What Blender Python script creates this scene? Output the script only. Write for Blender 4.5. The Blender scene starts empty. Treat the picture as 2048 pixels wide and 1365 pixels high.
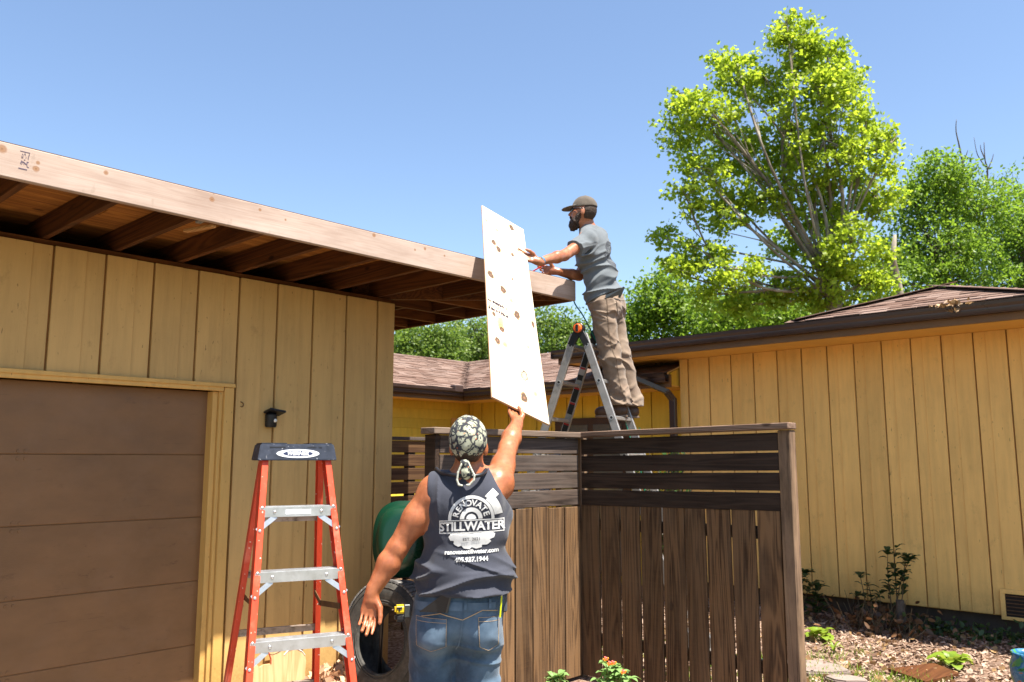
import bpy, bmesh, math, random
import numpy as np
from mathutils import Vector, Matrix, Quaternion, noise as mnoise
from mathutils.bvhtree import BVHTree
R = math.radians
random.seed(7); RNG = np.random.default_rng(7)
SC = bpy.context.scene
COL = SC.collection

# ------------------------------------------------------------------ camera
F_PX, CXP, CYP, CAM_H = 1670.0, 1024.0, 682.5, 1.68
PITCH = math.atan(235.5 / F_PX); HEAD = math.atan(1576 / math.hypot(F_PX, 235.5))
FH = np.array([math.cos(HEAD), math.sin(HEAD), 0.0]); RT = np.array([math.sin(HEAD), -math.cos(HEAD), 0.0]); UP = np.array([0, 0, 1.0])
FW = FH * math.cos(PITCH) + UP * math.sin(PITCH); CU = -FH * math.sin(PITCH) + UP * math.cos(PITCH)
CAMP = np.array([0, 0, CAM_H])
cd = bpy.data.cameras.new('camera'); cam = bpy.data.objects.new('camera', cd); COL.objects.link(cam)
cd.sensor_width = 36; cd.lens = 36 * F_PX / 2048; cd.clip_start = 0.05; cd.clip_end = 2000
cam.matrix_world = Matrix(((RT[0], CU[0], -FW[0], 0), (RT[1], CU[1], -FW[1], 0), (RT[2], CU[2], -FW[2], CAM_H), (0, 0, 0, 1)))
SC.camera = cam
cd.dof.use_dof = True; cd.dof.focus_distance = 5.0; cd.dof.aperture_fstop = 4.0
# ------------------------------------------------------------------ light
SUN = Vector((-0.012, -0.42, 1.0)).normalized()
world = bpy.data.worlds.new('World'); SC.world = world; world.use_nodes = True
wn = world.node_tree; sky = wn.nodes.new('ShaderNodeTexSky'); sky.sky_type = 'NISHITA'; sky.sun_disc = False
sky.sun_elevation = math.asin(SUN.z); sky.sun_rotation = math.atan2(SUN.x, SUN.y)
sky.altitude = 0; sky.air_density = 1.0; sky.dust_density = 0.8; sky.ozone_density = 2.0
bg = wn.nodes['Background']; bg.inputs[1].default_value = 0.081
wn.links.new(sky.outputs[0], bg.inputs[0])
sd = bpy.data.lights.new('sun', 'SUN'); sd.energy = 5.0; sd.angle = R(0.53); sd.color = (1.0, 0.935, 0.83)
sun = bpy.data.objects.new('sun', sd); COL.objects.link(sun); sun.location = (0, 0, 30)
sun.rotation_euler = (-SUN).to_track_quat('-Z', 'Y').to_euler()
SC.view_settings.view_transform = 'Standard'; SC.view_settings.look = 'None'
SC.view_settings.exposure = 1.6; SC.view_settings.gamma = 1.0; SC.view_settings.use_curve_mapping = False
SC.render.engine = 'CYCLES'; SC.cycles.use_denoising = True; SC.cycles.max_bounces = 8; SC.cycles.diffuse_bounces = 5
SC.cycles.transparent_max_bounces = 8; SC.cycles.sample_clamp_indirect = 6

def W(px, py, dep):
    """photo pixel + distance along the view axis -> point of the place"""
    return Vector(CAMP + (FW + RT * ((px - CXP) / F_PX) + CU * ((CYP - py) / F_PX)) * dep)
def onpl(px, py, axis, val):
    d = FW + RT * ((px - CXP) / F_PX) + CU * ((CYP - py) / F_PX)
    return Vector(CAMP + d * ((val - CAMP[axis]) / d[axis]))
VR, VF, VU = Vector(RT), Vector(FH), Vector((0, 0, 1))

# ------------------------------------------------------------------ node helpers
class NT:
    def __init__(s, name):
        s.m = bpy.data.materials.new(name); s.m.use_nodes = True; s.t = s.m.node_tree
        s.b = s.t.nodes['Principled BSDF']; s.out = s.t.nodes['Material Output']
        s._tc = None
    def n(s, typ, **kw):
        nd = s.t.nodes.new(typ)
        for k, v in kw.items(): setattr(nd, k, v)
        return nd
    def set(s, sock, v):
        if hasattr(v, 'is_output'): s.t.links.new(v, sock)
        elif isinstance(v, (tuple, list)):
            sock.default_value = tuple(v) + ((1.0,) if len(v) == 3 and sock.type == 'RGBA' else ())
        else: sock.default_value = v
    def math(s, op, a, b=0.0, c=None, clamp=False):
        nd = s.n('ShaderNodeMath', operation=op, use_clamp=clamp); s.set(nd.inputs[0], a); s.set(nd.inputs[1], b)
        if c is not None: s.set(nd.inputs[2], c)
        return nd.outputs[0]
    def vmath(s, op, a, b):
        nd = s.n('ShaderNodeVectorMath', operation=op); s.set(nd.inputs[0], a); s.set(nd.inputs[1], b); return nd.outputs[0]
    def obj(s, rnd=True):
        if s._tc is None:
            o = s.n('ShaderNodeTexCoord').outputs['Object']
            if rnd:
                r = s.n('ShaderNodeObjectInfo').outputs['Random']
                cmb = s.n('ShaderNodeCombineXYZ'); k = s.math('MULTIPLY', r, 37.0)
                for i in range(3): s.t.links.new(k, cmb.inputs[i])
                o = s.vmath('ADD', o, cmb.outputs[0])
            s._tc = o
        return s._tc
    def map(s, vec, scale=(1, 1, 1), loc=(0, 0, 0), rot=(0, 0, 0)):
        nd = s.n('ShaderNodeMapping'); s.set(nd.inputs[0], vec); nd.inputs['Scale'].default_value = scale
        nd.inputs['Location'].default_value = loc; nd.inputs['Rotation'].default_value = rot; return nd.outputs[0]
    def noise(s, vec, scale=5, detail=4, rough=0.55, dist=0.0):
        nd = s.n('ShaderNodeTexNoise'); s.set(nd.inputs['Vector'], vec); nd.inputs['Scale'].default_value = scale
        nd.inputs['Detail'].default_value = detail; nd.inputs['Roughness'].default_value = rough; nd.inputs['Distortion'].default_value = dist
        return nd.outputs['Fac']
    def voro(s, vec, scale=5, feature='F1', out='Distance', rand=1.0):
        nd = s.n('ShaderNodeTexVoronoi', feature=feature); s.set(nd.inputs['Vector'], vec); nd.inputs['Scale'].default_value = scale
        nd.inputs['Randomness'].default_value = rand; return nd.outputs[out]
    def ramp(s, fac, stops, interp='LINEAR'):
        nd = s.n('ShaderNodeValToRGB'); s.set(nd.inputs[0], fac); cr = nd.color_ramp; cr.interpolation = interp
        while len(cr.elements) < len(stops): cr.elements.new(0.5)
        for e, (p, c) in zip(cr.elements, stops):
            e.position = p; e.color = (c, c, c, 1) if isinstance(c, (int, float)) else tuple(c) + (1,)
        return nd.outputs[0]
    def mix(s, fac, a, b, blend='MIX'):
        nd = s.n('ShaderNodeMix', data_type='RGBA', blend_type=blend)
        s.set(nd.inputs[0], fac); s.set(nd.inputs[6], a); s.set(nd.inputs[7], b); return nd.outputs[2]
    def bump(s, h, strength=0.3, dist=0.01):
        nd = s.n('ShaderNodeBump'); nd.inputs['Strength'].default_value = strength; nd.inputs['Distance'].default_value = dist
        s.set(nd.inputs['Height'], h); s.t.links.new(nd.outputs[0], s.b.inputs['Normal']); return nd
    def fin(s, col=None, rough=None, metal=None, spec=None):
        if col is not None: s.set(s.b.inputs['Base Color'], col)
        if rough is not None: s.set(s.b.inputs['Roughness'], rough)
        if metal is not None: s.set(s.b.inputs['Metallic'], metal)
        if spec is not None: s.set(s.b.inputs['Specular IOR Level'], spec)
        return s.m
def sep(t, v):
    nd = t.n('ShaderNodeSeparateXYZ'); t.set(nd.inputs[0], v); return nd.outputs

AX = {'X': 0, 'Y': 1, 'Z': 2}
def m_wood(name, light, dark, axis='X', ring=9.0, stretch=0.06, rough=0.75, var=0.25, weather=None, wamt=0.0, saw=0.0, contrast=1.0, knots=True, bump=0.25):
    t = NT(name); o = t.obj()
    sc = [1.0, 1.0, 1.0]; sc[AX[axis]] = stretch
    v = t.map(o, tuple(sc))
    big = t.noise(v, ring, 2, 0.5, 1.5)
    rings = t.math('SINE', t.math('MULTIPLY', big, 46.0))
    fine = t.noise(t.map(o, tuple(x if x < 1 else 1 for x in [c * (0.35 if i == AX[axis] else 1) for i, c in enumerate(sc)])), 160, 3, 0.6)
    g = t.math('ADD', t.math('MULTIPLY', rings, 0.16 * contrast), t.math('ADD', t.math('MULTIPLY', big, 0.5), t.math('MULTIPLY', fine, 0.45 * contrast)))
    col = t.ramp(g, [(0.25, dark), (0.75, light)])
    rnd = t.n('ShaderNodeObjectInfo').outputs['Random']
    hv = t.n('ShaderNodeHueSaturation'); t.set(hv.inputs['Color'], col)
    t.set(hv.inputs['Value'], t.math('ADD', t.math('MULTIPLY', rnd, var), 1 - var / 2)); col = hv.outputs[0]
    h = g
    if knots:
        ks = [3.2, 3.2, 3.2]; ks[AX[axis]] = 1.6
        d = t.voro(t.map(o, tuple(ks)), 1.0)
        k = t.ramp(d, [(0.0, 1), (0.045, 1), (0.075, 0)])
        kc = t.ramp(d, [(0.0, tuple(c * 0.25 for c in dark)), (0.04, tuple(c * 0.5 for c in dark)), (0.06, tuple(c * 0.9 for c in dark))])
        col = t.mix(k, col, kc)
    if weather:
        wv = [3.0, 3.0, 3.0]; wv[AX[axis]] = 0.8
        wn_ = t.noise(t.map(o, tuple(wv)), 2.2, 5, 0.65)
        f = t.math('MULTIPLY', t.ramp(wn_, [(0.35, 0), (0.65, 1)]), wamt)
        col = t.mix(f, col, weather)
    if saw:
        sv = [1.0, 1.0, 1.0]; 
        for i in range(3): sv[i] = 90.0 if i == AX[axis] else 1.5
        sw = t.noise(t.map(o, tuple(sv)), 1.0, 2, 0.5)
        col = t.mix(t.math('MULTIPLY', sw, saw), col, tuple(min(1, c * 1.7) for c in light))
    t.bump(h, bump, 0.004)
    return t.fin(col, rough, spec=0.25)

def m_flat(name, c, rough=0.6, metal=0.0, var=0.15, scale=8.0, bump=0.1, spec=0.4, dirt=None, dscale=4.0, damt=0.5):
    t = NT(name); o = t.obj()
    n = t.noise(o, scale, 5, 0.6)
    col = t.ramp(n, [(0.3, tuple(x * (1 - var) for x in c)), (0.7, tuple(min(1, x * (1 + var)) for x in c))])
    if dirt:
        f = t.math('MULTIPLY', t.ramp(t.noise(o, dscale, 6, 0.65), [(0.5, 0), (0.68, 1)]), damt)
        col = t.mix(f, col, dirt)
    if bump: t.bump(t.noise(o, scale * 8, 3, 0.6), bump, 0.002)
    return t.fin(col, t.ramp(n, [(0.2, max(0, rough - 0.08)), (0.8, min(1, rough + 0.08))]), metal, spec)

def m_siding(name, c, grime):
    t = NT(name); o = t.obj()
    streak = t.noise(t.map(o, (6.0, 6.0, 0.5)), 3.0, 6, 0.65)
    blot = t.noise(o, 1.6, 5, 0.6)
    pix = t.noise(o, 55.0, 3, 0.7)
    col = t.ramp(t.math('ADD', t.math('MULTIPLY', streak, 0.6), t.math('MULTIPLY', blot, 0.4)), [(0.36, tuple(x * 0.84 for x in c)), (0.55, c), (0.75, tuple(min(1, x * 1.08) for x in c))])
    spots = t.math('MULTIPLY', t.ramp(t.noise(t.map(o, (1, 1, 0.6)), 9.0, 8, 0.75), [(0.58, 0), (0.74, 1)]), 0.32)
    col = t.mix(spots, col, grime)
    wz = sep(t, t.n('ShaderNodeNewGeometry').outputs['Position'])[2]
    splash = t.math('MULTIPLY', t.ramp(t.math('ADD', wz, t.math('MULTIPLY', t.noise(o, 5.0, 5, 0.7), 0.5)), [(0.30, 0.55), (0.75, 0)]), t.ramp(pix, [(0.3, 0.5), (0.6, 1)]))
    col = t.mix(splash, col, tuple(x * 0.9 for x in grime))
    chips = t.ramp(t.noise(t.map(o, (1.6, 1.6, 0.5)), 34.0, 3, 0.5), [(0.70, 0), (0.74, 1)])
    col = t.mix(t.math('MULTIPLY', chips, 0.55), col, tuple(x * 0.45 for x in grime))
    rnd = t.n('ShaderNodeObjectInfo').outputs['Random']
    hv = t.n('ShaderNodeHueSaturation'); t.set(hv.inputs['Color'], col); t.set(hv.inputs['Value'], t.math('ADD', t.math('MULTIPLY', rnd, 0.14), 0.93)); col = hv.outputs[0]
    g = t.noise(t.map(o, (30, 30, 1.2)), 6.0, 4, 0.6)
    t.bump(t.math('ADD', t.math('MULTIPLY', g, 0.7), t.math('MULTIPLY', pix, 0.4)), 0.35, 0.003)
    return t.fin(col, 0.62, spec=0.3)

def m_leaf(name, c1, c2, trans=0.5, tcol=None, rough=0.45):
    t = NT(name); rnd = t.n('ShaderNodeNewGeometry').outputs['Random Per Island']
    col = t.ramp(rnd, [(0.0, c1), (1.0, c2)])
    t.fin(col, rough, spec=0.35)
    tr = t.n('ShaderNodeBsdfTranslucent')
    tc = t.mix(0.65, col, tcol, 'MIX') if tcol else col
    t.set(tr.inputs[0], tc)
    mx = t.n('ShaderNodeMixShader'); mx.inputs[0].default_value = trans
    t.t.links.new(t.b.outputs[0], mx.inputs[1]); t.t.links.new(tr.outputs[0], mx.inputs[2]); t.t.links.new(mx.outputs[0], t.out.inputs[0])
    return t.m

# ------------------------------------------------------------------ mesh helpers
def tag(o, label=None, cat=None, group=None, kind=None):
    if label: o['label'] = label
    if cat: o['category'] = cat
    if group: o['group'] = group
    if kind: o['kind'] = kind
    return o
def empty(name, loc, label=None, cat=None, group=None, kind=None, parent=None):
    o = bpy.data.objects.new(name, None); COL.objects.link(o); o.location = loc; o.empty_display_size = 0.2
    if parent: o.parent = parent; o.matrix_parent_inverse = Matrix.Translation(-wloc(parent))
    o['_w'] = tuple(loc)
    return tag(o, label, cat, group, kind)
def wloc(o):
    return Vector(o['_w']) if '_w' in o else Vector(o.location)
def link(me, name, parent=None, loc=(0, 0, 0), rot=None):
    o = bpy.data.objects.new(name, me); COL.objects.link(o); o.location = loc
    if rot is not None: o.rotation_euler = rot
    o['_w'] = tuple(loc)
    if parent is not None:
        o.parent = parent
        m = Matrix.Translation(wloc(parent))
        if parent.rotation_euler.to_matrix() != Matrix.Identity(3): m = m @ parent.rotation_euler.to_matrix().to_4x4()
        o.matrix_parent_inverse = m.inverted()
    return o
def raw(name, verts, faces, mat, parent=None, smooth=False, center=True):
    """one mesh object from world-space vertices; origin at its middle"""
    v = np.asarray(verts, float); c = (v.min(0) + v.max(0)) / 2 if center else np.zeros(3)
    me = bpy.data.meshes.new(name); me.from_pydata((v - c).tolist(), [], faces if isinstance(faces, list) else faces.tolist()); me.update()
    if mat: me.materials.append(mat)
    if smooth: me.shade_smooth()
    return link(me, name, parent, tuple(c))
def big(name, V, Fq, mat, parent=None, smooth=False):
    """fast path: numpy verts and same-size faces"""
    V = np.asarray(V, np.float32); Fq = np.asarray(Fq, np.int32); k = Fq.shape[1]
    c = (V.min(0) + V.max(0)) / 2; V = V - c
    me = bpy.data.meshes.new(name); me.vertices.add(len(V)); me.vertices.foreach_set('co', V.ravel())
    me.loops.add(Fq.size); me.loops.foreach_set('vertex_index', Fq.ravel())
    me.polygons.add(len(Fq)); me.polygons.foreach_set('loop_start', np.arange(0, Fq.size, k, dtype=np.int32))
    me.update(calc_edges=True); me.validate()
    if mat: me.materials.append(mat)
    if smooth: me.shade_smooth()
    return link(me, name, parent, tuple(float(x) for x in c))
def frame_from(z, xh=None):
    z = Vector(z).normalized(); xh = Vector(xh) if xh is not None else (Vector((1, 0, 0)) if abs(z.x) < 0.9 else Vector((0, 1, 0)))
    if abs(z.dot(xh.normalized())) > 0.999: xh = Vector((1, 0, 0)) if abs(z.x) < 0.9 else Vector((0, 1, 0))
    y = z.cross(xh).normalized(); x = y.cross(z).normalized()
    return Matrix((x, y, z)).transposed()
class MB:
    def __init__(s): s.v = []; s.f = []
    def add(s, vs, fs):
        b = len(s.v); s.v += [Vector(p) for p in vs]; s.f += [[i + b for i in f] for f in fs]; return s
    def box(s, c, size, rot=None):
        c = Vector(c); hx, hy, hz = [q / 2 for q in size]; M = rot if rot is not None else Matrix.Identity(3)
        vs = [c + M @ Vector((x * hx, y * hy, z * hz)) for x in (-1, 1) for y in (-1, 1) for z in (-1, 1)]
        return s.add(vs, [[0, 1, 3, 2], [4, 6, 7, 5], [0, 4, 5, 1], [2, 3, 7, 6], [0, 2, 6, 4], [1, 5, 7, 3]])
    def box2(s, a, b): a = Vector(a); b = Vector(b); return s.box((a + b) / 2, [abs(q) for q in (b - a)])
    def bar(s, a, b, w, t, up=(0, 0, 1)):
        a = Vector(a); b = Vector(b); z = (b - a); M = frame_from(z, up)
        return s.box((a + b) / 2, (w, t, z.length), M)      # w along 'up' direction, t across
    def cyl(s, a, b, r, r2=None, n=12, cap=True):
        a = Vector(a); b = Vector(b); M = frame_from(b - a); r2 = r if r2 is None else r2; vs = []
        for p, q in ((a, r), (b, r2)):
            for i in range(n):
                t = 2 * math.pi * i / n; vs.append(p + M @ Vector((math.cos(t) * q, math.sin(t) * q, 0)))
        fs = [[i, (i + 1) % n, n + (i + 1) % n, n + i] for i in range(n)]
        if cap: fs += [list(range(n))[::-1], list(range(n, 2 * n))]
        return s.add(vs, fs)
    def tube(s, pts, r, n=8, cap=True):
        pts = [Vector(p) for p in pts]; rs = r if isinstance(r, (list, tuple)) else [r] * len(pts); vs = []; prev = None
        for i, p in enumerate(pts):
            d = (pts[min(i + 1, len(pts) - 1)] - pts[max(i - 1, 0)]).normalized()
            if prev is None: M = frame_from(d)
            else:
                x = (prev - d * prev.dot(d)).normalized(); M = Matrix((x, d.cross(x), d)).transposed()
            prev = M.col[0].copy()
            for k in range(n):
                t = 2 * math.pi * k / n; vs.append(p + M @ Vector((math.cos(t) * rs[i], math.sin(t) * rs[i], 0)))
        fs = [[i * n + k, i * n + (k + 1) % n, (i + 1) * n + (k + 1) % n, (i + 1) * n + k] for i in range(len(pts) - 1) for k in range(n)]
        if cap: fs += [list(range(n))[::-1], [(len(pts) - 1) * n + k for k in range(n)]]
        return s.add(vs, fs)
    def prism(s, poly, origin, ux, uy, depth):
        """polygon in (ux,uy) extruded along ux x uy by depth"""
        o = Vector(origin); ux = Vector(ux); uy = Vector(uy); nz = ux.cross(uy).normalized() * depth; n = len(poly)
        lo = [o + ux * p[0] + uy * p[1] for p in poly]
        return s.add(lo + [p + nz for p in lo], [list(range(n))[::-1], list(range(n, 2 * n))] + [[i, (i + 1) % n, n + (i + 1) % n, n + i] for i in range(n)])
    def lathe(s, prof, center, axis, n=48, xh=None):
        """prof: list of (radius, along)"""
        c = Vector(center); M = frame_from(axis, xh); vs = []
        for r, h in prof:
            for i in range(n):
                t = 2 * math.pi * i / n; vs.append(c + M @ Vector((math.cos(t) * r, math.sin(t) * r, h)))
        m = len(prof)
        return s.add(vs, [[j * n + i, j * n + (i + 1) % n, (j + 1) * n + (i + 1) % n, (j + 1) * n + i] for j in range(m - 1) for i in range(n)])
    def mesh(s, name, mat, bevel=0.0, smooth=False, center=None, seg=1):
        v = np.array([tuple(p) for p in s.v]); c = (v.min(0) + v.max(0)) / 2 if center is None else np.array(center)
        me = bpy.data.meshes.new(name); me.from_pydata((v - c).tolist(), [], s.f)
        bm = bmesh.new(); bm.from_mesh(me); bmesh.ops.recalc_face_normals(bm, faces=bm.faces)
        if bevel:
            es = [e for e in bm.edges if len(e.link_faces) == 2 and e.calc_face_angle(0) > 0.6]
            bmesh.ops.bevel(bm, geom=es, offset=bevel, segments=seg, affect='EDGES', clamp_overlap=True)
        bm.to_mesh(me); bm.free()
        if mat: me.materials.append(mat)
        if smooth: me.shade_smooth()
        return me, tuple(float(q) for q in c)
    def build(s, name, mat, parent=None, bevel=0.0, smooth=False, seg=1):
        me, c = s.mesh(name, mat, bevel, smooth, seg=seg); return link(me, name, parent, c)
def smooth_by_angle(o, ang=0.6):
    me = o.data; me.shade_smooth()
    bm = bmesh.new(); bm.from_mesh(me)
    for e in bm.edges: e.smooth = len(e.link_faces) == 2 and e.calc_face_angle(0) < ang
    bm.to_mesh(me); bm.free(); return o
def text_mesh(txt, size, bold=0.0, font_align='CENTER', spacing=1.0):
    cu = bpy.data.curves.new('txt', 'FONT'); cu.body = txt; cu.size = size; cu.align_x = font_align; cu.align_y = 'CENTER'
    cu.offset = bold; cu.resolution_u = 3; cu.space_character = spacing
    ob = bpy.data.objects.new('txt', cu); COL.objects.link(ob)
    dg = bpy.context.evaluated_depsgraph_get(); me = bpy.data.meshes.new_from_object(ob.evaluated_get(dg))
    v = [p.co.copy() for p in me.vertices]; f = [list(p.vertices) for p in me.polygons]
    bpy.data.objects.remove(ob); bpy.data.curves.remove(cu); bpy.data.meshes.remove(me)
    return v, f

# ================================================================== materials
M = {}
M['tan'] = m_siding('tan_siding', (0.58, 0.365, 0.135), (0.13, 0.07, 0.022))
M['yellow'] = m_siding('yellow_siding', (0.85, 0.535, 0.165), (0.28, 0.165, 0.055))
M['lemon'] = m_siding('lemon_siding', (0.66, 0.46, 0.050), (0.30, 0.19, 0.04))
M['trim'] = m_siding('tan_trim', (0.62, 0.37, 0.11), (0.16, 0.08, 0.025))
M['soffit'] = m_flat('soffit_paint', (0.68, 0.39, 0.085), 0.7, var=0.07, scale=3, bump=0.05)
M['door'] = m_flat('door_paint', (0.185, 0.098, 0.053), 0.5, var=0.14, scale=2.0, bump=0.15, dirt=(0.10, 0.048, 0.022), dscale=3.0, damt=0.4)
M['rafter'] = m_wood('rafter_stain', (0.135, 0.045, 0.011), (0.05, 0.015, 0.004), 'Y', 8, 0.05, 0.7, 0.3)
M['rafterx'] = m_wood('lookout_stain', (0.18, 0.064, 0.016), (0.08, 0.026, 0.007), 'X', 8, 0.05, 0.7, 0.3)
M['deck'] = m_wood('deck_boards', (0.40, 0.165, 0.036), (0.20, 0.072, 0.016), 'X', 7, 0.05, 0.7, 0.5)
M['grey_end'] = m_wood('weathered_end', (0.30, 0.28, 0.25), (0.09, 0.08, 0.075), 'Y', 14, 0.08, 0.9, 0.1, contrast=1.8)
M['fence'] = m_wood('fence_stain', (0.165, 0.090, 0.040), (0.020, 0.008, 0.003), 'Z', 7, 0.05, 0.7, 0.75, weather=(0.16, 0.105, 0.062), wamt=0.4, saw=0.14, contrast=1.5)
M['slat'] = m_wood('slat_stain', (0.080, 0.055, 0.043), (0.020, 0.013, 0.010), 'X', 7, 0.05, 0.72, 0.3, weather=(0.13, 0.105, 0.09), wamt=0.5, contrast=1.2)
M['slat_shaded'] = m_wood('slat_shaded_y', (0.042, 0.024, 0.015), (0.012, 0.006, 0.0035), 'Y', 7, 0.05, 0.6, 0.3, weather=(0.075, 0.055, 0.043), wamt=0.25, contrast=1.2)  # darker copy of the slat wood, shade of section B put into its colour
M['cap'] = m_wood('cap_weathered', (0.20, 0.15, 0.115), (0.12, 0.08, 0.055), 'X', 9, 0.05, 0.85, 0.2, weather=(0.10, 0.065, 0.045), wamt=0.6, contrast=1.5)
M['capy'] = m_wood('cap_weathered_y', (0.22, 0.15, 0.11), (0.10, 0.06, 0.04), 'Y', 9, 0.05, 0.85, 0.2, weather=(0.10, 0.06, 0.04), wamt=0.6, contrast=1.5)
M['post'] = m_wood('post_weathered', (0.135, 0.088, 0.058), (0.055, 0.034, 0.021), 'Z', 8, 0.04, 0.85, 0.2, weather=(0.40, 0.26, 0.15), wamt=0.5, contrast=1.5)
M['scrap'] = m_wood('scrap_block', (0.55, 0.30, 0.12), (0.36, 0.17, 0.06), 'Y', 8, 0.05, 0.7, 0.1)
M['brownmetal'] = m_flat('brown_gutter', (0.050, 0.030, 0.024), 0.32, 0.0, 0.12, 3, 0.03, 0.5)
M['fasciabrown'] = m_flat('brown_fascia', (0.16, 0.085, 0.036), 0.6, 0.0, 0.15, 3, 0.08)
M['groove'] = m_flat('bare_groove', (0.30, 0.14, 0.04), 0.9)
M['bounce_strip'] = m_flat('bounce_strip', (0.60, 0.45, 0.30), 0.85, var=0.12, scale=3, bump=0.2, dirt=(0.25, 0.20, 0.15), dscale=1.5)  # pale tone chosen to throw sunlight back onto the garage wall
M['asphalt'] = m_flat('worn_drive', (0.17, 0.13, 0.095), 0.9, var=0.2, scale=5, bump=0.3)
M['dark'] = m_flat('dark_void', (0.02, 0.015, 0.012), 0.9)
M['found'] = m_flat('foundation', (0.055, 0.042, 0.030), 0.9, var=0.3)
M['black'] = m_flat('black_plastic', (0.012, 0.012, 0.014), 0.4)
M['white'] = m_flat('white_plastic', (0.7, 0.7, 0.68), 0.5)
M['rusty'] = m_flat('rusty_metal', (0.12, 0.06, 0.025), 0.7, 0.3, 0.35, 30)
M['alu_shaded'] = m_flat('shaded_aluminium', (0.33, 0.315, 0.30), 0.42, 0.6, 0.14, 12, 0.05, 0.5, dirt=(0.16, 0.14, 0.12), dscale=20, damt=0.4)  # aluminium darkened: shade on the near ladder rails put into the base colour
M['alu'] = m_flat('aluminium', (0.58, 0.58, 0.58), 0.38, 0.85, 0.10, 12, 0.05, 0.5, dirt=(0.30, 0.28, 0.25), dscale=20, damt=0.3)
M['orangecap'] = m_flat('orange_plastic', (0.75, 0.13, 0.02), 0.4)
M['green'] = m_flat('green_plastic', (0.0015, 0.032, 0.016), 0.32, var=0.08, scale=3, spec=0.5, bump=0.02)
M['rope'] = m_flat('teal_rope', (0.01, 0.20, 0.15), 0.7)

def m_fascia():
    t = NT('fascia_fir'); o = t.obj(False)
    v = t.map(o, (0.07, 1, 1))
    bigv = t.noise(v, 7, 2, 0.5, 1.2); rings = t.math('SINE', t.math('MULTIPLY', bigv, 60.0))
    fine = t.noise(t.map(o, (0.02, 1, 1)), 150, 3, 0.6)
    g = t.math('ADD', t.math('MULTIPLY', rings, 0.05), t.math('ADD', t.math('MULTIPLY', bigv, 0.45), t.math('MULTIPLY', fine, 0.5)))
    col = t.ramp(g, [(0.25, (0.34, 0.245, 0.195)), (0.5, (0.435, 0.335, 0.277)), (0.8, (0.50, 0.405, 0.35))])
    # streaks of washed-out pink and darker stain patches along the board
    st = t.ramp(t.noise(t.map(o, (0.6, 2.0, 2.0)), 2.5, 5, 0.6), [(0.4, 0), (0.7, 1)])
    col = t.mix(t.math('MULTIPLY', st, 0.5), col, (0.225, 0.148, 0.112))
    x, y, z = sep(t, o)
    for kx, kz, r in KN_FASCIA:
        dx = t.math('SUBTRACT', x, kx); dz = t.math('SUBTRACT', z, kz)
        d = t.math('SQRT', t.math('ADD', t.math('MULTIPLY', dx, dx), t.math('MULTIPLY', dz, dz)))
        d = t.math('ADD', d, t.math('MULTIPLY', fine, r * 0.4))
        f = t.ramp(t.math('DIVIDE', d, r), [(0.0, 1), (0.7, 0.75), (1.0, 0.4), (1.9, 0)])
        kc = t.ramp(t.math('DIVIDE', d, r), [(0.0, (0.10, 0.04, 0.018)), (0.5, (0.27, 0.135, 0.06)), (0.8, (0.21, 0.10, 0.045)), (1.0, (0.33, 0.21, 0.14))])
        col = t.mix(f, col, kc)
    specks = t.ramp(t.voro(t.map(o, (3, 3, 9)), 2.0), [(0.0, 1), (0.028, 1), (0.04, 0)])
    col = t.mix(t.math('MULTIPLY', specks, 0.85), col, (0.08, 0.03, 0.015))
    grime = t.math('MULTIPLY', t.ramp(t.noise(t.map(o, (7, 3, 3)), 2.0, 5, 0.7), [(0.62, 0), (0.75, 1)]), 0.5)
    col = t.mix(grime, col, (0.22, 0.17, 0.13))
    t.bump(g, 0.2, 0.004)
    return t.fin(col, 0.75, spec=0.2)
KN_FASCIA = [(q.x - 1.155, q.z - 3.102, r) for q, r in ((onpl(px, py, 1, 4.4), r) for px, py, r in ((4, 298, .03), (72, 338, .022), (76, 326, .014), (212, 346, .017), (424, 399, .022), (520, 420, .014), (571, 440, .010), (748, 471, .020), (850, 498, .016), (889, 512, .012), (830, 500, .012)))]
M['fascia'] = m_fascia()
def m_doorpaint():
    t = NT('door_paint_worn'); o = t.obj()
    n = t.noise(t.map(o, (1, 1, 2)), 2.2, 5, .65); c = (0.20, 0.103, 0.043)
    col = t.ramp(n, [(0.3, tuple(x * .84 for x in c)), (0.7, tuple(x * 1.14 for x in c))])
    crk = t.ramp(t.noise(t.map(o, (1.2, 1, 34)), 2.6, 5, .6), [(0.66, 0), (0.72, 1)])
    col = t.mix(t.math('MULTIPLY', crk, .45), col, (0.075, 0.036, 0.018))
    scf = t.math('MULTIPLY', t.ramp(t.noise(t.map(o, (1, 1, 2.5)), 7, 6, .7), [(0.60, 0), (0.70, 1)]), t.ramp(t.noise(o, .9, 2, .5), [(0.5, 0), (0.62, 1)]))
    col = t.mix(t.math('MULTIPLY', scf, .7), col, (0.05, 0.024, 0.012))
    dust = t.ramp(t.noise(o, 3.0, 6, .7), [(0.5, 0), (0.75, .35)]); col = t.mix(dust, col, (0.22, 0.13, 0.075))
    t.bump(t.math('ADD', t.math('MULTIPLY', n, 2.0), t.noise(t.map(o, (1, 1, 12)), 30, 3, .6)), .22, .004)
    return t.fin(col, t.ramp(n, [(0.3, .42), (0.7, .6)]), spec=.35)
M['door'] = m_doorpaint()

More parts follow.
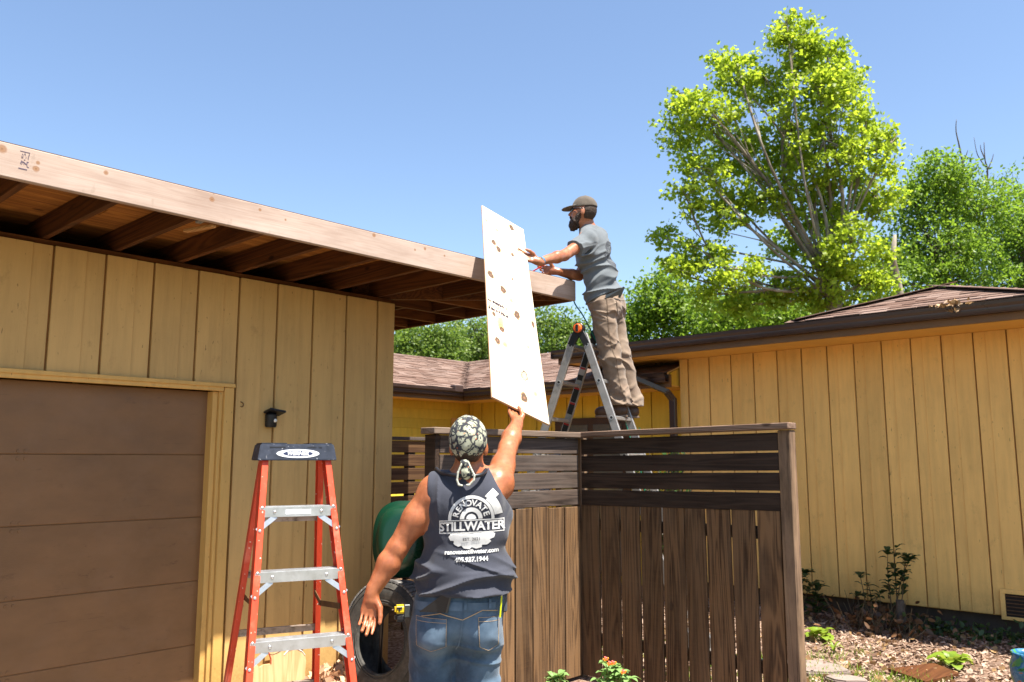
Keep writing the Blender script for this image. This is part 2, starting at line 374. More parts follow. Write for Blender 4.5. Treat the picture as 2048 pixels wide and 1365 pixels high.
def m_ground():
    t = NT('mulch_ground'); o = t.obj(False)
    a = t.noise(o, 2.0, 6, 0.65); b = t.noise(o, 38.0, 5, 0.7)
    c = t.voro(t.map(o, (1, 1, 1)), 42.0, 'F1', 'Color')
    cs = t.n('ShaderNodeSeparateColor'); t.set(cs.inputs[0], c)
    col = t.ramp(cs.outputs[0], [(0.0, (0.08, 0.044, 0.026)), (0.4, (0.20, 0.125, 0.09)), (0.75, (0.30, 0.205, 0.155)), (1.0, (0.40, 0.30, 0.235))])
    col = t.mix(t.ramp(b, [(0.35, 0.0), (0.65, 0.6)]), col, (0.15, 0.085, 0.05))
    gr = t.ramp(t.noise(o, 0.16, 4, 0.6), [(0.5, 0), (0.6, 1)])
    pos = sep(t, o)
    far = t.math('LESS_THAN', t.math('ADD', pos[0], t.math('MULTIPLY', t.noise(o, 1.2, 3, .6), 0.8)), 4.3)
    far = t.math('MAXIMUM', far, t.math('GREATER_THAN', t.math('ADD', t.math('ABSOLUTE', pos[0]), t.math('ABSOLUTE', pos[1])), 26.0))
    col = t.mix(far, col, t.ramp(b, [(0.3, (0.035, 0.055, 0.016)), (0.7, (0.085, 0.105, 0.035))]))
    t.bump(t.math('ADD', b, t.math('MULTIPLY', cs.outputs[1], 0.8)), 0.8, 0.03)
    return t.fin(col, 0.95, spec=0.1)
M['ground'] = m_ground()

def m_shingle():
    t = NT('asphalt_shingle'); rnd = t.n('ShaderNodeNewGeometry').outputs['Random Per Island']; o = t.obj(False)
    col = t.ramp(rnd, [(0.0, (0.105, 0.062, 0.047)), (0.35, (0.15, 0.098, 0.078)), (0.7, (0.185, 0.128, 0.104)), (1.0, (0.215, 0.155, 0.13))])
    g = t.noise(o, 220, 2, 0.7)
    col = t.mix(t.ramp(g, [(0.35, 0.35), (0.65, 0.0)]), col, (0.12, 0.07, 0.05))
    t.bump(g, 0.4, 0.003)
    return t.fin(col, 0.95, spec=0.1)
M['shingle'] = m_shingle()
M['shbase'] = m_flat('roof_underlay', (0.10, 0.06, 0.045), 0.95)

# ================================================================== setting
def sheet(name, x0, y0, x1, y1, z, mat, n=1):
    xs = np.linspace(x0, x1, n + 1); ys = np.linspace(y0, y1, n + 1)
    v = [(x, y, z) for y in ys for x in xs]; f = [[j * (n + 1) + i, j * (n + 1) + i + 1, (j + 1) * (n + 1) + i + 1, (j + 1) * (n + 1) + i] for j in range(n) for i in range(n)]
    return raw(name, v, f, mat, center=False)
tag(sheet('ground', -600, -600, 600, 600, 0.0, M['ground'], 2), kind='structure')
drv = MB().box2((-9, -3.0, -0.1), (2.93, 5.58, 0.012)); tag(drv.build('driveway', M['asphalt']), kind='structure')
tag(MB().box2((2.932, 4.25, -0.1), (4.40, 5.49, 0.008)).build('path', M['bounce_strip']), kind='structure')  # pale strip added to bounce warm light onto the lower garage wall

# ------------------------------------------------------------------ siding boards
def board_mesh(name, w, h, mat, mirror=False):
    a, b, g = 0.60 * w, 0.962 * w, w
    prof = [(0.0, -0.012), (0.0, 0.020), (a, 0.020), (a + 0.002, 0.012), (b, 0.012), (b, 0.0), (g, 0.0), (g, -0.012)]
    if mirror: prof = [(w - x, y) for x, y in prof][::-1]
    m = MB(); n = len(prof)
    vs = [(x, -y, 0) for x, y in prof] + [(x, -y, h) for x, y in prof]
    m.add(vs, [[i, (i + 1) % n, n + (i + 1) % n, n + i] for i in range(n)] + [list(range(n))[::-1], list(range(n, 2 * n))])
    me, c = m.mesh(name, mat, 0.0012, center=(w / 2, 0, h / 2)); me.materials.append(M['groove'])
    for p in me.polygons:
        if abs(p.normal.z) < .5 and p.center.y > -0.0142 and p.center.y < 0.004 and (p.center.x > b - 0.001 - w / 2 if not mirror else p.center.x < w - b + 0.001 - w / 2): p.material_index = 1
    return me
# ================================================================== garage
YG, YF, ZT = 5.5, 4.4, 2.98          # wall plane, fascia plane, wall top
XC = 4.41                            # garage corner
gar = empty('garage', (1.5, YG + 2.5, 0), 'tan board-sided garage with an open flat roof frame, at the left', 'garage')
gw = MB().box2((-3.2, YG + 0.013, 2.2), (XC - 0.01, YG + 0.12, ZT - 0.02)).box2((2.98, YG + 0.013, 0.0), (XC - 0.01, YG + 0.12, 2.2)).box2((XC - 0.13, YG + 0.12, 0.0), (XC - 0.01, YG + 5.5, ZT - 0.02)).build('wall', M['tan'], gar)
BW = 0.3119
short = board_mesh('siding_board', BW - 0.001, ZT - 2.205, M['tan']); tall = board_mesh('siding_board', BW - 0.001, ZT - 0.06, M['tan'])
for i in range(-8, 4):
    link(short, 'siding_board', gw, (1.746 + BW * i + BW / 2, YG, (ZT + 2.205) / 2))
for i in range(4, 8):
    link(tall, 'siding_board', gw, (1.746 + BW * i + BW / 2, YG, (ZT + 0.06) / 2))
MB().box2((4.243, YG - 0.020, 0.06), (XC, YG + 0.012, ZT)).build('corner_board', M['tan'], gw, 0.002)
MB().box2((XC - 0.009, YG + 0.014, 0.06), (XC + 0.010, YG + 5.5, ZT)).build('side_siding', M['tan'], gar, 0.002)
MB().box2((XC - 0.14, YG + 0.13, 0.0), (XC - 0.15, YG + 5.4, ZT)).build('inner_lining', M['dark'], gar)
MB().box2((-3.2, YG + 5.4, 0.0), (XC - 0.2, YG + 5.5, ZT)).build('rear_wall', M['dark'], gar)
MB().box2((-3.25, YG + 0.13, 0.0), (-3.2, YG + 5.4, ZT)).build('end_wall', M['dark'], gar)
# door panels
dr = empty('garage_door', (0, YG + 0.09, 0), parent=gar)
pz = [0.02, 0.435, 0.855, 1.283, 1.708, 2.150]
for a, b in zip(pz[:-1], pz[1:]):
    prof = [(0, -0.003), (0.005, -0.008), (b - a - 0.005, -0.008), (b - a - 0.0005, -0.003), (b - a - 0.0005, 0.045), (0, 0.045)]
    m = MB(); m.prism([(p[1], p[0]) for p in prof], (2.835, YG + 0.095, a), (0, 1, 0), (0, 0, 1), -6.0)
    m.build('door_panel', M['door'], dr)
bolt = MB().cyl((0, 0, 0), (0, -0.006, 0), 0.011, 0.009, 10).mesh('bolt', M['door'], center=(0, 0, 0))[0]
for z in pz[1:-1]:
    for xb in (1.66, 1.70):
        for dz in (-0.028, 0.018): link(bolt, 'bolt', dr, (xb, YG + 0.088, z + dz))
# trim
tr = empty('door_trim', (2.9, YG, 0), parent=gar)
MB().box2((-3.2, YG - 0.030, 2.150), (2.895, YG + 0.010, 2.200)).build('header_casing', M['trim'], tr, 0.003)
MB().box2((-3.2, YG - 0.044, 2.178), (2.975, YG - 0.0305, 2.204)).build('drip_edge', M['trim'], tr, 0.002)
MB().box2((2.835, YG + 0.010, 0.0), (2.872, YG + 0.120, 2.148)).build('door_stop', M['trim'], tr, 0.003)
MB().box2((2.8725, YG - 0.012, 0.0), (2.900, YG + 0.110, 2.149)).build('jamb', M['trim'], tr, 0.003)
MB().box2((2.9005, YG - 0.034, 0.0), (2.972, YG + 0.0125, 2.177)).build('side_casing', M['trim'], tr, 0.004)
# fascia, rafters, lookouts, deck
fa = MB().box2((-3.2, YF, 3.018), (5.51, YF + 0.038, 3.186)).build('fascia_board', M['fascia'], gar, 0.004)
tag(fa, 'pale pinkish fir fascia board with knots')
inks = MB()
def ink(mb, x0, z0, x1, z1): mb.box2((x0, YF - 0.0012, z0), (x1, YF - 0.0002, z1))
ix = onpl(52, 330, 1, YF).x
ink(inks, ix - 0.03, 3.160, ix + 0.014, 3.163); ink(inks, ix - 0.032, 3.072, ix + 0.006, 3.077)
rr = random.Random(3)
for k in range(26):
    q = rr.random(); x = ix - 0.024 + 0.034 * rr.random(); z = 3.083 + 0.072 * q
    if rr.random() < .5: ink(inks, x, z, x + 0.004 + 0.004 * rr.random(), z + 0.0035)
    else: ink(inks, x, z, x + 0.0022, z + 0.006 + 0.006 * rr.random())
M['ink'] = m_flat('lumber_ink', (0.10, 0.075, 0.11), 0.9)
inks.build('grade_stamp', M['ink'], fa)
v, f = text_mesh('2', 0.045); me = MB(); me.add([(ix - 0.008 + p.y * -1, YF - 0.0014, 3.105 + p.x) for p in v], f); me.build('stamp_digit', M['ink'], fa)
RX0, RDX = 1.69, 0.43
raft = MB().box((0, 0, 0), (0.038, 4.6, 0.142)).mesh('rafter', M['rafter'], 0.002, center=(0, 0, 0))[0]
for i in range(-9, 7):
    x = RX0 + RDX * i
    if x < 4.36: link(raft, 'rafter', gar, (x, YF + 0.04 + 2.3, 3.093))
    if -2 <= i < 7:        # weathered tips show paler where old boards came off
        pass
for x in (4.70, 5.13):
    y1 = YG - (x - XC) - 0.03
    MB().box2((x - 0.019, YF + 0.04, 3.022), (x + 0.019, y1, 3.164)).build('jack_rafter', M['rafter'], gar, 0.002)
MB().bar((XC - 0.25, YG + 0.25, 3.091), (5.465, YF + 0.045, 3.091), 0.146, 0.042).build('hip_rafter', M['rafter'], gar, 0.002)
for k, y in enumerate(np.arange(YG - 0.62 + 0.0, YG + 5.4, 0.43)):
    x0 = XC + 0.012 if y > YG else XC + (YG - y) + 0.035
    if x0 < 5.4: MB().box2((x0, y - 0.019, 3.022), (5.470, y + 0.019, 3.164)).build('lookout', M['rafterx'], gar, 0.002)
MB().box2((5.472, YF + 0.0385, 3.016), (5.509, YG + 5.5, 3.184)).build('rim_board', M['rafter'], gar, 0.004)
for (x, y) in ((5.05, 5.52), (4.75, 5.95), (4.95, 6.38)):      # short blocks between lookouts
    MB().box2((x - 0.019, y - 0.19, 3.024), (x + 0.019, y + 0.19, 3.162)).build('blocking', M['rafter'], gar, 0.002)
MB().box2((-3.2, YG + 0.012, ZT - 0.019), (XC - 0.012, YG + 0.11, ZT + 0.038)).build('top_plate', M['rafterx'], gar, 0.002)
dk = [YF + 0.002 + 0.142 * k for k in range(46)]
for k, y in enumerate(dk):
    jx = (-0.6, 1.9, 0.7, 3.1)[k % 4]
    if k < 12:
        for x0, x1 in ((-3.2, jx - 0.003), (jx + 0.003, 5.505)):
            MB().box2((x0, y, 3.166), (x1, y + 0.138, 3.184)).build('deck_board', M['deck'], gar, 0.0015)
MB().box2((-3.2, dk[12], 3.166), (5.505, YG + 5.5, 3.184)).build('roof_deck', M['deck'], gar)
MB().box2((-3.2, YF + 0.003, 3.185), (5.50, YG + 5.5, 3.190)).build('sun_seal_sheet', M['shbase'], gar)  # unseen sheet added to block sun leaking through the deck gaps
# pale scrap block under the eave and sawn grey rafter end
sx = onpl(390, 450, 2, 3.02)
MB().box2((sx.x - 0.0, YF + 0.041, 3.030), (sx.x + 0.032, YF + 0.14, 3.160)).build('weathered_block', M['grey_end'], gar, 0.003)
MB().bar((sx.x + 0.070, YF + 0.05, 3.010), (sx.x + 0.010, YF + 0.28, 3.010), 0.016, 0.035).build('scrap_strip', M['scrap'], gar, 0.002)

# sensor light and hook on the wall
sl = empty('motion_light', (3.255, YG - 0.02, 1.93), 'small black solar sensor light fixed to the garage siding', 'light')
m = MB(); m.lathe([(0.0, 0.0), (0.036, 0.002), (0.042, 0.012), (0.043, 0.09), (0.036, 0.10), (0.0, 0.102)], (3.262, YG - 0.048, 1.905), (0, 0, 1), 20); smooth_by_angle(m.build('housing', M['black'], sl))
MB().box((3.275, YG - 0.075, 2.018), (0.13, 0.10, 0.016), Matrix.Rotation(R(-14), 3, 'X') @ Matrix.Rotation(R(8), 3, 'Y')).build('solar_panel', M['black'], sl, 0.004)
MB().lathe([(0.0, 0.014), (0.010, 0.010), (0.014, 0.0)], (3.272, YG - 0.09, 1.955), (0.2, -1, -0.1), 14).build('lens', M['white'], sl, smooth=True)
hk = [(3.037 + 0.013 * math.sin(a), YG - 0.026, 2.062 + 0.016 * math.cos(a)) for a in np.linspace(-0.4, 3.9, 12)]
hook = MB().tube([(3.03, YG - 0.024, 2.085)] + hk, 0.003, 6).build('wall_hook', M['rusty']); tag(hook, 'small bent hook screwed into the garage siding by the door', 'hook')

# ================================================================== yellow house
XR = 9.2
hs = empty('house', (10.5, 5, 0), 'yellow board-sided house with brown gutters and shingle roof, behind the fence', 'house')
wr = MB().box2((XR + 0.014, -4.0, 0.2), (XR + 0.14, 5.640, 2.93)).build('wall', M['yellow'], hs)
rb = board_mesh('siding_board', 0.2955, 2.72, M['yellow'], True)
for k in range(-1, 32):
    yy = 5.545 - 0.2965 * k
    if k >= 0: link(rb, 'siding_board', wr, (XR, yy - 0.148, 1.57), (0, 0, R(-90)))
MB().box2((XR - 0.020, 5.551, 0.2), (XR + 0.013, 5.66, 2.93)).build('corner_board', M['yellow'], wr, 0.002)
MB().box2((XR + 0.06, -4.0, 0.0), (XR + 0.16, 5.60, 0.22)).build('foundation', M['found'], hs)
MB().box2((8.5, -4.0, 2.932), (XR + 0.15, 5.70, 2.950)).box2((8.5, 5.70, 2.932), (11.6, 7.05, 2.950)).build('soffit', M['soffit'], hs)
fs_ = MB().box2((8.462, -4.0, 2.915), (8.499, 7.07, 3.085)).build('fascia_board', M['fasciabrown'], hs, 0.003)
MB().box2((8.50, 7.052, 2.915), (11.0, 7.09, 3.085)).build('fascia_board', M['fasciabrown'], hs, 0.003)
gp = [(0.0, 0.0), (-0.075, 0.0), (-0.085, 0.02), (-0.085, 0.05), (-0.108, 0.075), (-0.112, 0.105), (-0.104, 0.106), (-0.100, 0.078), (-0.078, 0.052), (-0.078, 0.010), (-0.003, 0.008), (0.0, 0.10)]
def gutter(name, origin, ux, L, prof=gp):
    return smooth_by_angle(MB().prism([(p[0], p[1]) for p in prof], origin, ux, (0, 0, 1), L).build(name, M['brownmetal'], hs), 0.5)
gutter('gutter', (8.461, 7.10, 2.985), (1, 0, 0), 11.1)
MB().box2((8.352, 7.101, 2.985), (8.461, 7.106, 3.09)).build('gutter_end', M['brownmetal'], hs)
# soffit vents
for (px, py) in ((1290, 722), (1712, 672)):
    c = onpl(px, py, 2, 2.93); mv = MB()
    for q in range(5): mv.box2((c.x - 0.05 + q * 0.022, c.y - 0.17, 2.9285), (c.x - 0.042 + q * 0.022, c.y + 0.17, 2.9315))
    mv.build('soffit_vent', M['soffit'], hs)

def shingles(name, origin, ux, us, nz, length, rows, inside, parent, course=0.135, seed=1, wmin=0.16, wmax=0.34):
    """courses of small lapped tabs; ux along the eave, us up the slope"""
    rg = random.Random(seed); V = []; Fc = []
    o = Vector(origin); ux = Vector(ux).normalized(); us = Vector(us).normalized(); nz = Vector(nz).normalized()
    for r in range(rows):
        x = min(0.0, inside(r * course)[0]) - rg.random() * 0.3
        while x < length:
            w = rg.uniform(wmin, wmax); x0, x1 = x, min(length, x + w - 0.004); s0 = r * course; x += w
            if x1 - x0 < 0.02: continue
            lo, hi = inside(s0)
            x0 = max(x0, lo); x1 = min(x1, hi)
            if x1 - x0 < 0.02: continue
            th = rg.choice((0.006, 0.010, 0.014)); s00 = s0 - rg.choice((0, 0, 0.012)); b = len(V)
            s1 = s0 + course * 1.06
            for (xx, ss, hh) in ((x0, s00, 0.002), (x1, s00, 0.002), (x1, s00, th), (x0, s00, th), (x1, s1, 0.003), (x0, s1, 0.003)):
                V.append(o + ux * xx + us * ss + nz * hh)
            Fc += [[b, b + 1, b + 2, b + 3], [b + 3, b + 2, b + 4, b + 5], [b + 1, b + 4, b + 2, b + 1][:3], [b, b + 3, b + 5]]
    ob = raw(name, [tuple(p) for p in V], Fc, M['shingle'], parent); tag(ob, kind='stuff'); return ob
# hip end over the right wing: eave X=8.40, apex from the photograph
EX, EZ = 8.385, 3.105; d = Vector(FW + RT * ((1885 - CXP) / F_PX) + CU * ((CYP - 574) / F_PX)); SL = 0.333
tt = ((EZ + SL * (0 - EX)) - CAM_H) / (d.z - SL * d.x); apex = Vector(CAMP) + d * tt
run = apex.x - EX; YL = apex.y + run; YRt = apex.y - run
us = Vector((1, 0, SL)).normalized(); nz = Vector((-SL, 0, 1)).normalized()
lft = YL - apex.y; slen = (Vector((run, 0, run * SL))).length
roofR = MB().add([(EX, YRt - 0.0, EZ - 0.004), (EX, YL, EZ - 0.004), (apex.x, apex.y, apex.z - 0.004), (apex.x + 4, apex.y, apex.z - 0.004), (EX + 5, YL, EZ - 0.02), (EX + 5, YRt, EZ)],
    [[0, 2, 1], [1, 2, 3, 4], [0, 5, 3, 2]]).build('roof', M['shbase'], hs)
for (y0, y1) in ((-4.0, YRt), (YL, 7.10)):
    MB().add([(EX, y0, EZ - 0.006), (EX, y1, EZ - 0.006), (EX + 4.5, y1, EZ + 0.30), (EX + 4.5, y0, EZ + 0.30)], [[0, 1, 2, 3]]).build('low_roof', M['shbase'], hs)
shingles('shingle_courses', (EX, YL, EZ), (0, -1, 0), us, nz, YL - YRt, int(slen / 0.135), lambda s: (lft * s / slen, (YL - YRt) - run * s / slen), roofR, seed=2)
ridge = MB()
for (a, b) in (((EX, YL, EZ), apex), ((EX, YRt, EZ), apex)):
    a = Vector(a); b = Vector(b); L = (b - a).length; n = int(L / 0.15)
    for i in range(n):
        p = a.lerp(b, (i + 0.5) / n); q = a.lerp(b, (i + 1.6) / n); Mx = frame_from(q - p, (0, 0, 1)); ridge.box((p + q) / 2 + Vector((0, 0, 0.012)), (0.008, 0.26, 0.17), Mx)
tag(ridge.build('hip_caps', M['shingle'], roofR), kind='stuff')
# dry leaves caught in the gutter
M['dryleaf'] = m_leaf('dry_leaf', (0.20, 0.11, 0.045), (0.42, 0.27, 0.13), 0.15)
def leafcloud(name, pts, size, mat, parent=None, seed=0, up=0.0, lobes=4, label=None):
    rg = np.random.default_rng(seed); n = len(pts); P = np.asarray(pts, float)
    nrm = rg.normal(size=(n, 3)); nrm[:, 2] += up; nrm /= np.linalg.norm(nrm, axis=1)[:, None]
    t = np.cross(nrm, rg.normal(size=(n, 3))); t /= np.linalg.norm(t, axis=1)[:, None]; b = np.cross(nrm, t)
    s = size * rg.uniform(0.6, 1.25, (n, 1))
    if lobes == 4:     # simple pointed leaf, two quads folded along the midrib
        shp = [(-0.5, 0, 0), (-0.15, 0.30, 0.10), (0.25, 0.24, 0.08), (0.55, 0, 0), (0.25, -0.24, 0.08), (-0.15, -0.30, 0.10)]
        fc = [[0, 1, 2, 3], [0, 3, 4, 5]]
    else:              # five-lobed broad leaf, three quads
        shp = [(-0.45, 0, 0), (-0.25, 0.52, 0.12), (0.12, 0.30, 0.03), (0.60, 0, -0.05), (0.12, -0.30, 0.03), (-0.25, -0.52, 0.12), (0.05, 0.0, 0.0), (0.42, 0.45, 0.1), (0.42, -0.45, 0.1)]
        fc = [[0, 1, 2, 6], [6, 2, 7, 3], [0, 6, 4, 5], [6, 3, 8, 4]]
    k = len(shp); V = np.zeros((n, k, 3))
    for i, (x, y, z) in enumerate(shp): V[:, i] = P + s * (t * x + b * y + nrm * z)
    Fq = (np.array(fc)[None] + (np.arange(n) * k)[:, None, None]).reshape(-1, 4)
    return big(name, V.reshape(-1, 3), Fq, mat, parent)
gl = onpl(1910, 610, 0, 8.36)
pts = [(8.355 + RNG.normal() * 0.03, gl.y + RNG.normal() * 0.10, 3.085 + abs(RNG.normal()) * 0.02 - (0.05 if i % 9 == 0 else 0)) for i in range(40)]
lv = leafcloud('leaf_clump', pts, 0.06, M['dryleaf'], None, 5); tag(lv, 'clump of dry brown leaves caught in the brown gutter', 'leaves', kind='stuff')
# flood light under soffit
c = onpl(1318, 727, 2, 2.93); fl = empty('flood_light', c, 'rusty twin-head flood light hanging from the soffit', 'light')
MB().cyl(c, c - Vector((0, 0, 0.03)), 0.055, 0.045, 16).build('base_plate', M['rusty'], fl)
for s in (-1, 1):
    a = c + VR * (0.02 * s) - VU * 0.03; e = a + VR * (0.035 * s) - VU * 0.07 - VF * 0.02; g = e + VR * (0.03 * s) - VU * 0.13 - VF * 0.03; h = g + VR * 0.012 * s - VU * 0.06
    mm = MB(); mm.tube([a, e], 0.012, 8); mm.tube([e, e.lerp(g, .3), g, h], [0.024, 0.034, 0.036, 0.066], 14); mm.build('lamp_head', M['rusty'], fl, smooth=True)
# lower rear block: wall facing -Y and breezeway wall facing -X
GX, GY, GZ = 8.98, 9.43, 2.60
wl = MB().box2((3.5, GY + 0.52, 0.0), (GX + 0.75, GY + 0.66, GZ - 0.02)).build('rear_wall', M['lemon'], hs)
for k in range(17):
    MB().prism([(0, 0), (-0.018, 0), (-0.006, 0.150), (0, 0.150)], (3.5, GY + 0.519, 0.03 + 0.1515 * k), (0, 1, 0), (0, 0, 1), GX + 0.62 - 3.5).build('lap_board', M['lemon'], wl)
wb = MB().box2((GX + 0.634, 4.90, 0.0), (GX + 0.74, GY + 0.515, GZ - 0.02)).build('breezeway_wall', M['lemon'], hs)
bb = board_mesh('siding_board', 0.2955, GZ - 0.03, M['lemon'], True)
for k in range(16): link(bb, 'siding_board', wb, (GX + 0.62, GY + 0.50 - 0.2965 * k - 0.148, GZ / 2), (0, 0, R(-90)))
MB().box2((3.5, GY + 0.04, GZ - 0.018), (GX + 0.8, GY + 0.60, GZ - 0.002)).build('rear_soffit', M['soffit'], hs)
MB().box2((GX + 0.04, 5.68, GZ - 0.019), (GX + 0.66, GY + 0.039, GZ - 0.003)).box2((9.37, 4.9, GZ - 0.019), (GX + 0.66, 5.68, GZ - 0.003)).build('breezeway_soffit', M['soffit'], hs)
MB().box2((3.5, GY + 0.0, GZ - 0.03), (GX + 0.0385, GY + 0.038, GZ + 0.13)).build('fascia_board', M['fasciabrown'], hs)
MB().box2((GX, 5.68, GZ - 0.029), (GX + 0.038, GY - 0.0015, GZ + 0.131)).build('fascia_board', M['fasciabrown'], hs)
smooth_by_angle(MB().prism(gp, (3.5, GY - 0.001, GZ + 0.03), (0, 1, 0), (0, 0, 1), GX - 0.05 - 3.5).build('gutter', M['brownmetal'], hs), 0.5)
gutter('gutter', (GX - 0.001, GY - 0.05, GZ + 0.031), (1, 0, 0), GY - 0.05 - 5.7)
q = onpl(914, 781, 1, GY - 0.06); MB().box2((q.x - 0.09, GY - 0.115, GZ + 0.09), (q.x + 0.09, GY + 0.01, GZ + 0.20)).build('gutter_strainer', M['brownmetal'], hs, 0.012)
S2 = 0.34; us1 = Vector((0, 1, S2)).normalized(); n1 = Vector((0, -S2, 1)).normalized(); us2 = Vector((1, 0, S2)).normalized(); n2 = Vector((-S2, 0, 1)).normalized()
RUN = 2.45; SLN = RUN * math.sqrt(1 + S2 * S2); e0 = (GX - 0.07, GY - 0.07, GZ + 0.145)
rf = MB().add([(3.5, GY - 0.07, GZ + 0.14), (GX - 0.07, GY - 0.07, GZ + 0.14), (GX - 0.07 + RUN, GY - 0.07 + RUN, GZ + 0.14 + RUN * S2), (3.5, GY - 0.07 + RUN, GZ + 0.14 + RUN * S2), (GX - 0.07, 5.7, GZ + 0.14), (GX - 0.07 + RUN, 5.7, GZ + 0.14 + RUN * S2), (9.38, 5.7, GZ + 0.14 + .47 * S2), (9.38, 4.7, GZ + 0.14 + .47 * S2), (GX - 0.07 + RUN, 4.7, GZ + 0.14 + RUN * S2)],
    [[0, 1, 2, 3], [1, 4, 6, 5, 2], [6, 7, 8, 5]]).build('rear_roof', M['shbase'], hs)
nr = int(SLN / 0.125)
shingles('shingle_courses', e0, (-1, 0, 0), us1, n1, GX - 3.57, nr, lambda s: (-RUN * s / SLN, 99), rf, 0.125, 4)
shingles('shingle_courses', e0, (0, -1, 0), us2, n2, GY - 4.6, nr, lambda s: (-RUN * s / SLN, GY - 5.77 if s / SLN < 0.22 else GY - 4.7), rf, 0.125, 5)
MB().add([(9.02, 5.69, GZ - 0.02), (9.62, 5.69, GZ - 0.02), (9.62, 5.69, GZ + 0.36), (9.02, 5.69, GZ + 0.155), (9.02, 5.72, GZ - 0.02), (9.62, 5.72, GZ - 0.02), (9.62, 5.72, GZ + 0.36), (9.02, 5.72, GZ + 0.155)], [[0, 1, 2, 3], [7, 6, 5, 4], [0, 4, 5, 1], [1, 5, 6, 2], [2, 6, 7, 3], [3, 7, 4, 0]]).build('gable_board', M['lemon'], hs)
# window / door trims on the rear walls
wnd = empty('window', onpl(946, 850, 1, GY + 0.5), parent=hs)
a = onpl(903, 836, 1, GY + 0.49); b = onpl(990, 836, 1, GY + 0.49); zt = a.z
M['pane'] = m_flat('grey_glass', (0.10, 0.10, 0.09), 0.15, spec=0.6)
MB().box2((a.x, GY + 0.478, zt - 0.07), (b.x, GY + 0.500, zt)).box2((a.x, GY + 0.478, 0.9), (a.x + 0.08, GY + 0.500, zt - 0.07)).box2((b.x - 0.08, GY + 0.478, 0.9), (b.x, GY + 0.500, zt - 0.07)).box2((a.x, GY + 0.478, 0.82), (b.x, GY + 0.500, 0.9)).build('frame', M['trim'], wnd)
MB().box2((a.x + 0.08, GY + 0.492, 0.9), (b.x - 0.08, GY + 0.497, zt - 0.07)).build('pane', M['pane'], wnd)
ya = onpl(1110, 840, 0, GX + 0.58).y; yb = onpl(1258, 840, 0, GX + 0.58).y; zt = onpl(1180, 836, 0, GX + 0.58).z
dw = empty('screen_door', (GX + 0.58, (ya + yb) / 2, 0), parent=hs)
M['dkbrown'] = m_flat('dark_brown_paint', (0.055, 0.028, 0.016), 0.5)
MB().box2((GX + 0.575, yb, 0.1), (GX + 0.598, ya, zt)).build('door_frame', M['dkbrown'], dw, 0.004)
MB().box2((GX + 0.566, yb + 0.12, 0.15), (GX + 0.574, (ya + yb) / 2 - 0.05, zt - 0.10)).box2((GX + 0.566, (ya + yb) / 2 + 0.05, 0.15), (GX + 0.574, ya - 0.12, zt - 0.10)).build('dark_pane', M['pane'], dw)
# downspout of the right wing
p0 = Vector((8.42, 5.95, 2.97)); pth = [p0, p0 + Vector((0.02, -0.02, -0.12)), W(1335, 768, 10.55), W(1352, 790, 10.62), W(1352.5, 1100, 10.62)]
pth = [Vector((8.43, 6.35, 2.99)), Vector((8.46, 6.33, 2.86)), Vector((9.02, 5.76, 2.52)), Vector((9.10, 5.72, 2.42)), Vector((9.10, 5.72, 0.15))]
m = MB()
for a, b in zip(pth[:-1], pth[1:]): m.bar(a - (b - a).normalized() * 0.02, b + (b - a).normalized() * 0.02, 0.065, 0.085)
m.build('downspout', M['brownmetal'], hs, 0.006)
# crawl-space vent at the wall foot
c = onpl(2040, 1210, 0, XR - 0.03); vt = empty('crawl_vent', c, parent=hs)
MB().box2((XR - 0.045, c.y - 0.22, c.z + 0.09), (XR - 0.021, c.y + 0.16, c.z + 0.13)).box2((XR - 0.045, c.y + 0.12, c.z - 0.12), (XR - 0.021, c.y + 0.16, c.z + 0.09)).box2((XR - 0.045, c.y - 0.22, c.z - 0.15), (XR - 0.021, c.y + 0.16, c.z - 0.12)).build('vent_frame', M['yellow'], vt, 0.003)
MB().box2((XR - 0.026, c.y - 0.22, c.z - 0.12), (XR - 0.0205, c.y + 0.12, c.z + 0.09)).build('grille', M['dark'], vt)
for k in range(6): MB().box2((XR - 0.034, c.y - 0.22, c.z - 0.10 + k * 0.033), (XR - 0.027, c.y + 0.12, c.z - 0.092 + k * 0.033)).build('louvre', M['rusty'], vt)

# ================================================================== fence
XB, YA = 5.3, 4.2
SP, SH = 0.1325, 0.119
fe = empty('privacy_fence', (XB, YA, 0), 'dark stained board fence with slatted top, corner behind the near man', 'fence')
def tilt(y): return 0.028 * (YA - y) / 1.7
# section A (faces the driveway), sunlit
rg = random.Random(11)
xs = [3.79 + 0.1868 * i for i in range(9)]
for i, x in enumerate(xs):
    w = 0.1868 - rg.uniform(0.010, 0.016); x1 = min(x + w, XB - 0.035)
    MB().box2((x, YA - 0.002 * rg.random(), 0.03), (x1, YA + 0.022, 1.312 + rg.uniform(-0.006, 0.008))).build('plank', M['fence'], fe, 0.003)
for k in range(4):
    z1 = 1.838 - SP * k
    MB().box2((3.79, YA - 0.004 * rg.random(), z1 - SH), (XB - 0.032, YA + 0.024, z1)).build('slat', M['slat'], fe, 0.003)
MB().box2((3.70, YA - 0.045, 1.845), (XB - 0.046, YA + 0.10, 1.888)).build('cap_board', M['cap'], fe, 0.005)
MB().box2((3.748, YA - 0.001, 0.0), (3.787, YA + 0.11, 1.842)).build('post', M['slat_shaded'], fe, 0.004)
MB().box2((4.5, YA + 0.026, 0.0), (4.59, YA + 0.115, 1.84)).build('post', M['post'], fe, 0.004)
for z in (0.35, 1.18): MB().box2((3.79, YA + 0.025, z), (4.498, YA + 0.062, z + 0.085)).box2((4.592, YA + 0.025, z), (XB - 0.04, YA + 0.062, z + 0.085)).build('rail', M['slat'], fe, 0.003)
MB().box2((XB + 0.028, YA + 0.028, 0.0), (XB + 0.118, YA + 0.118, 1.843)).build('corner_post', M['post'], fe, 0.004)
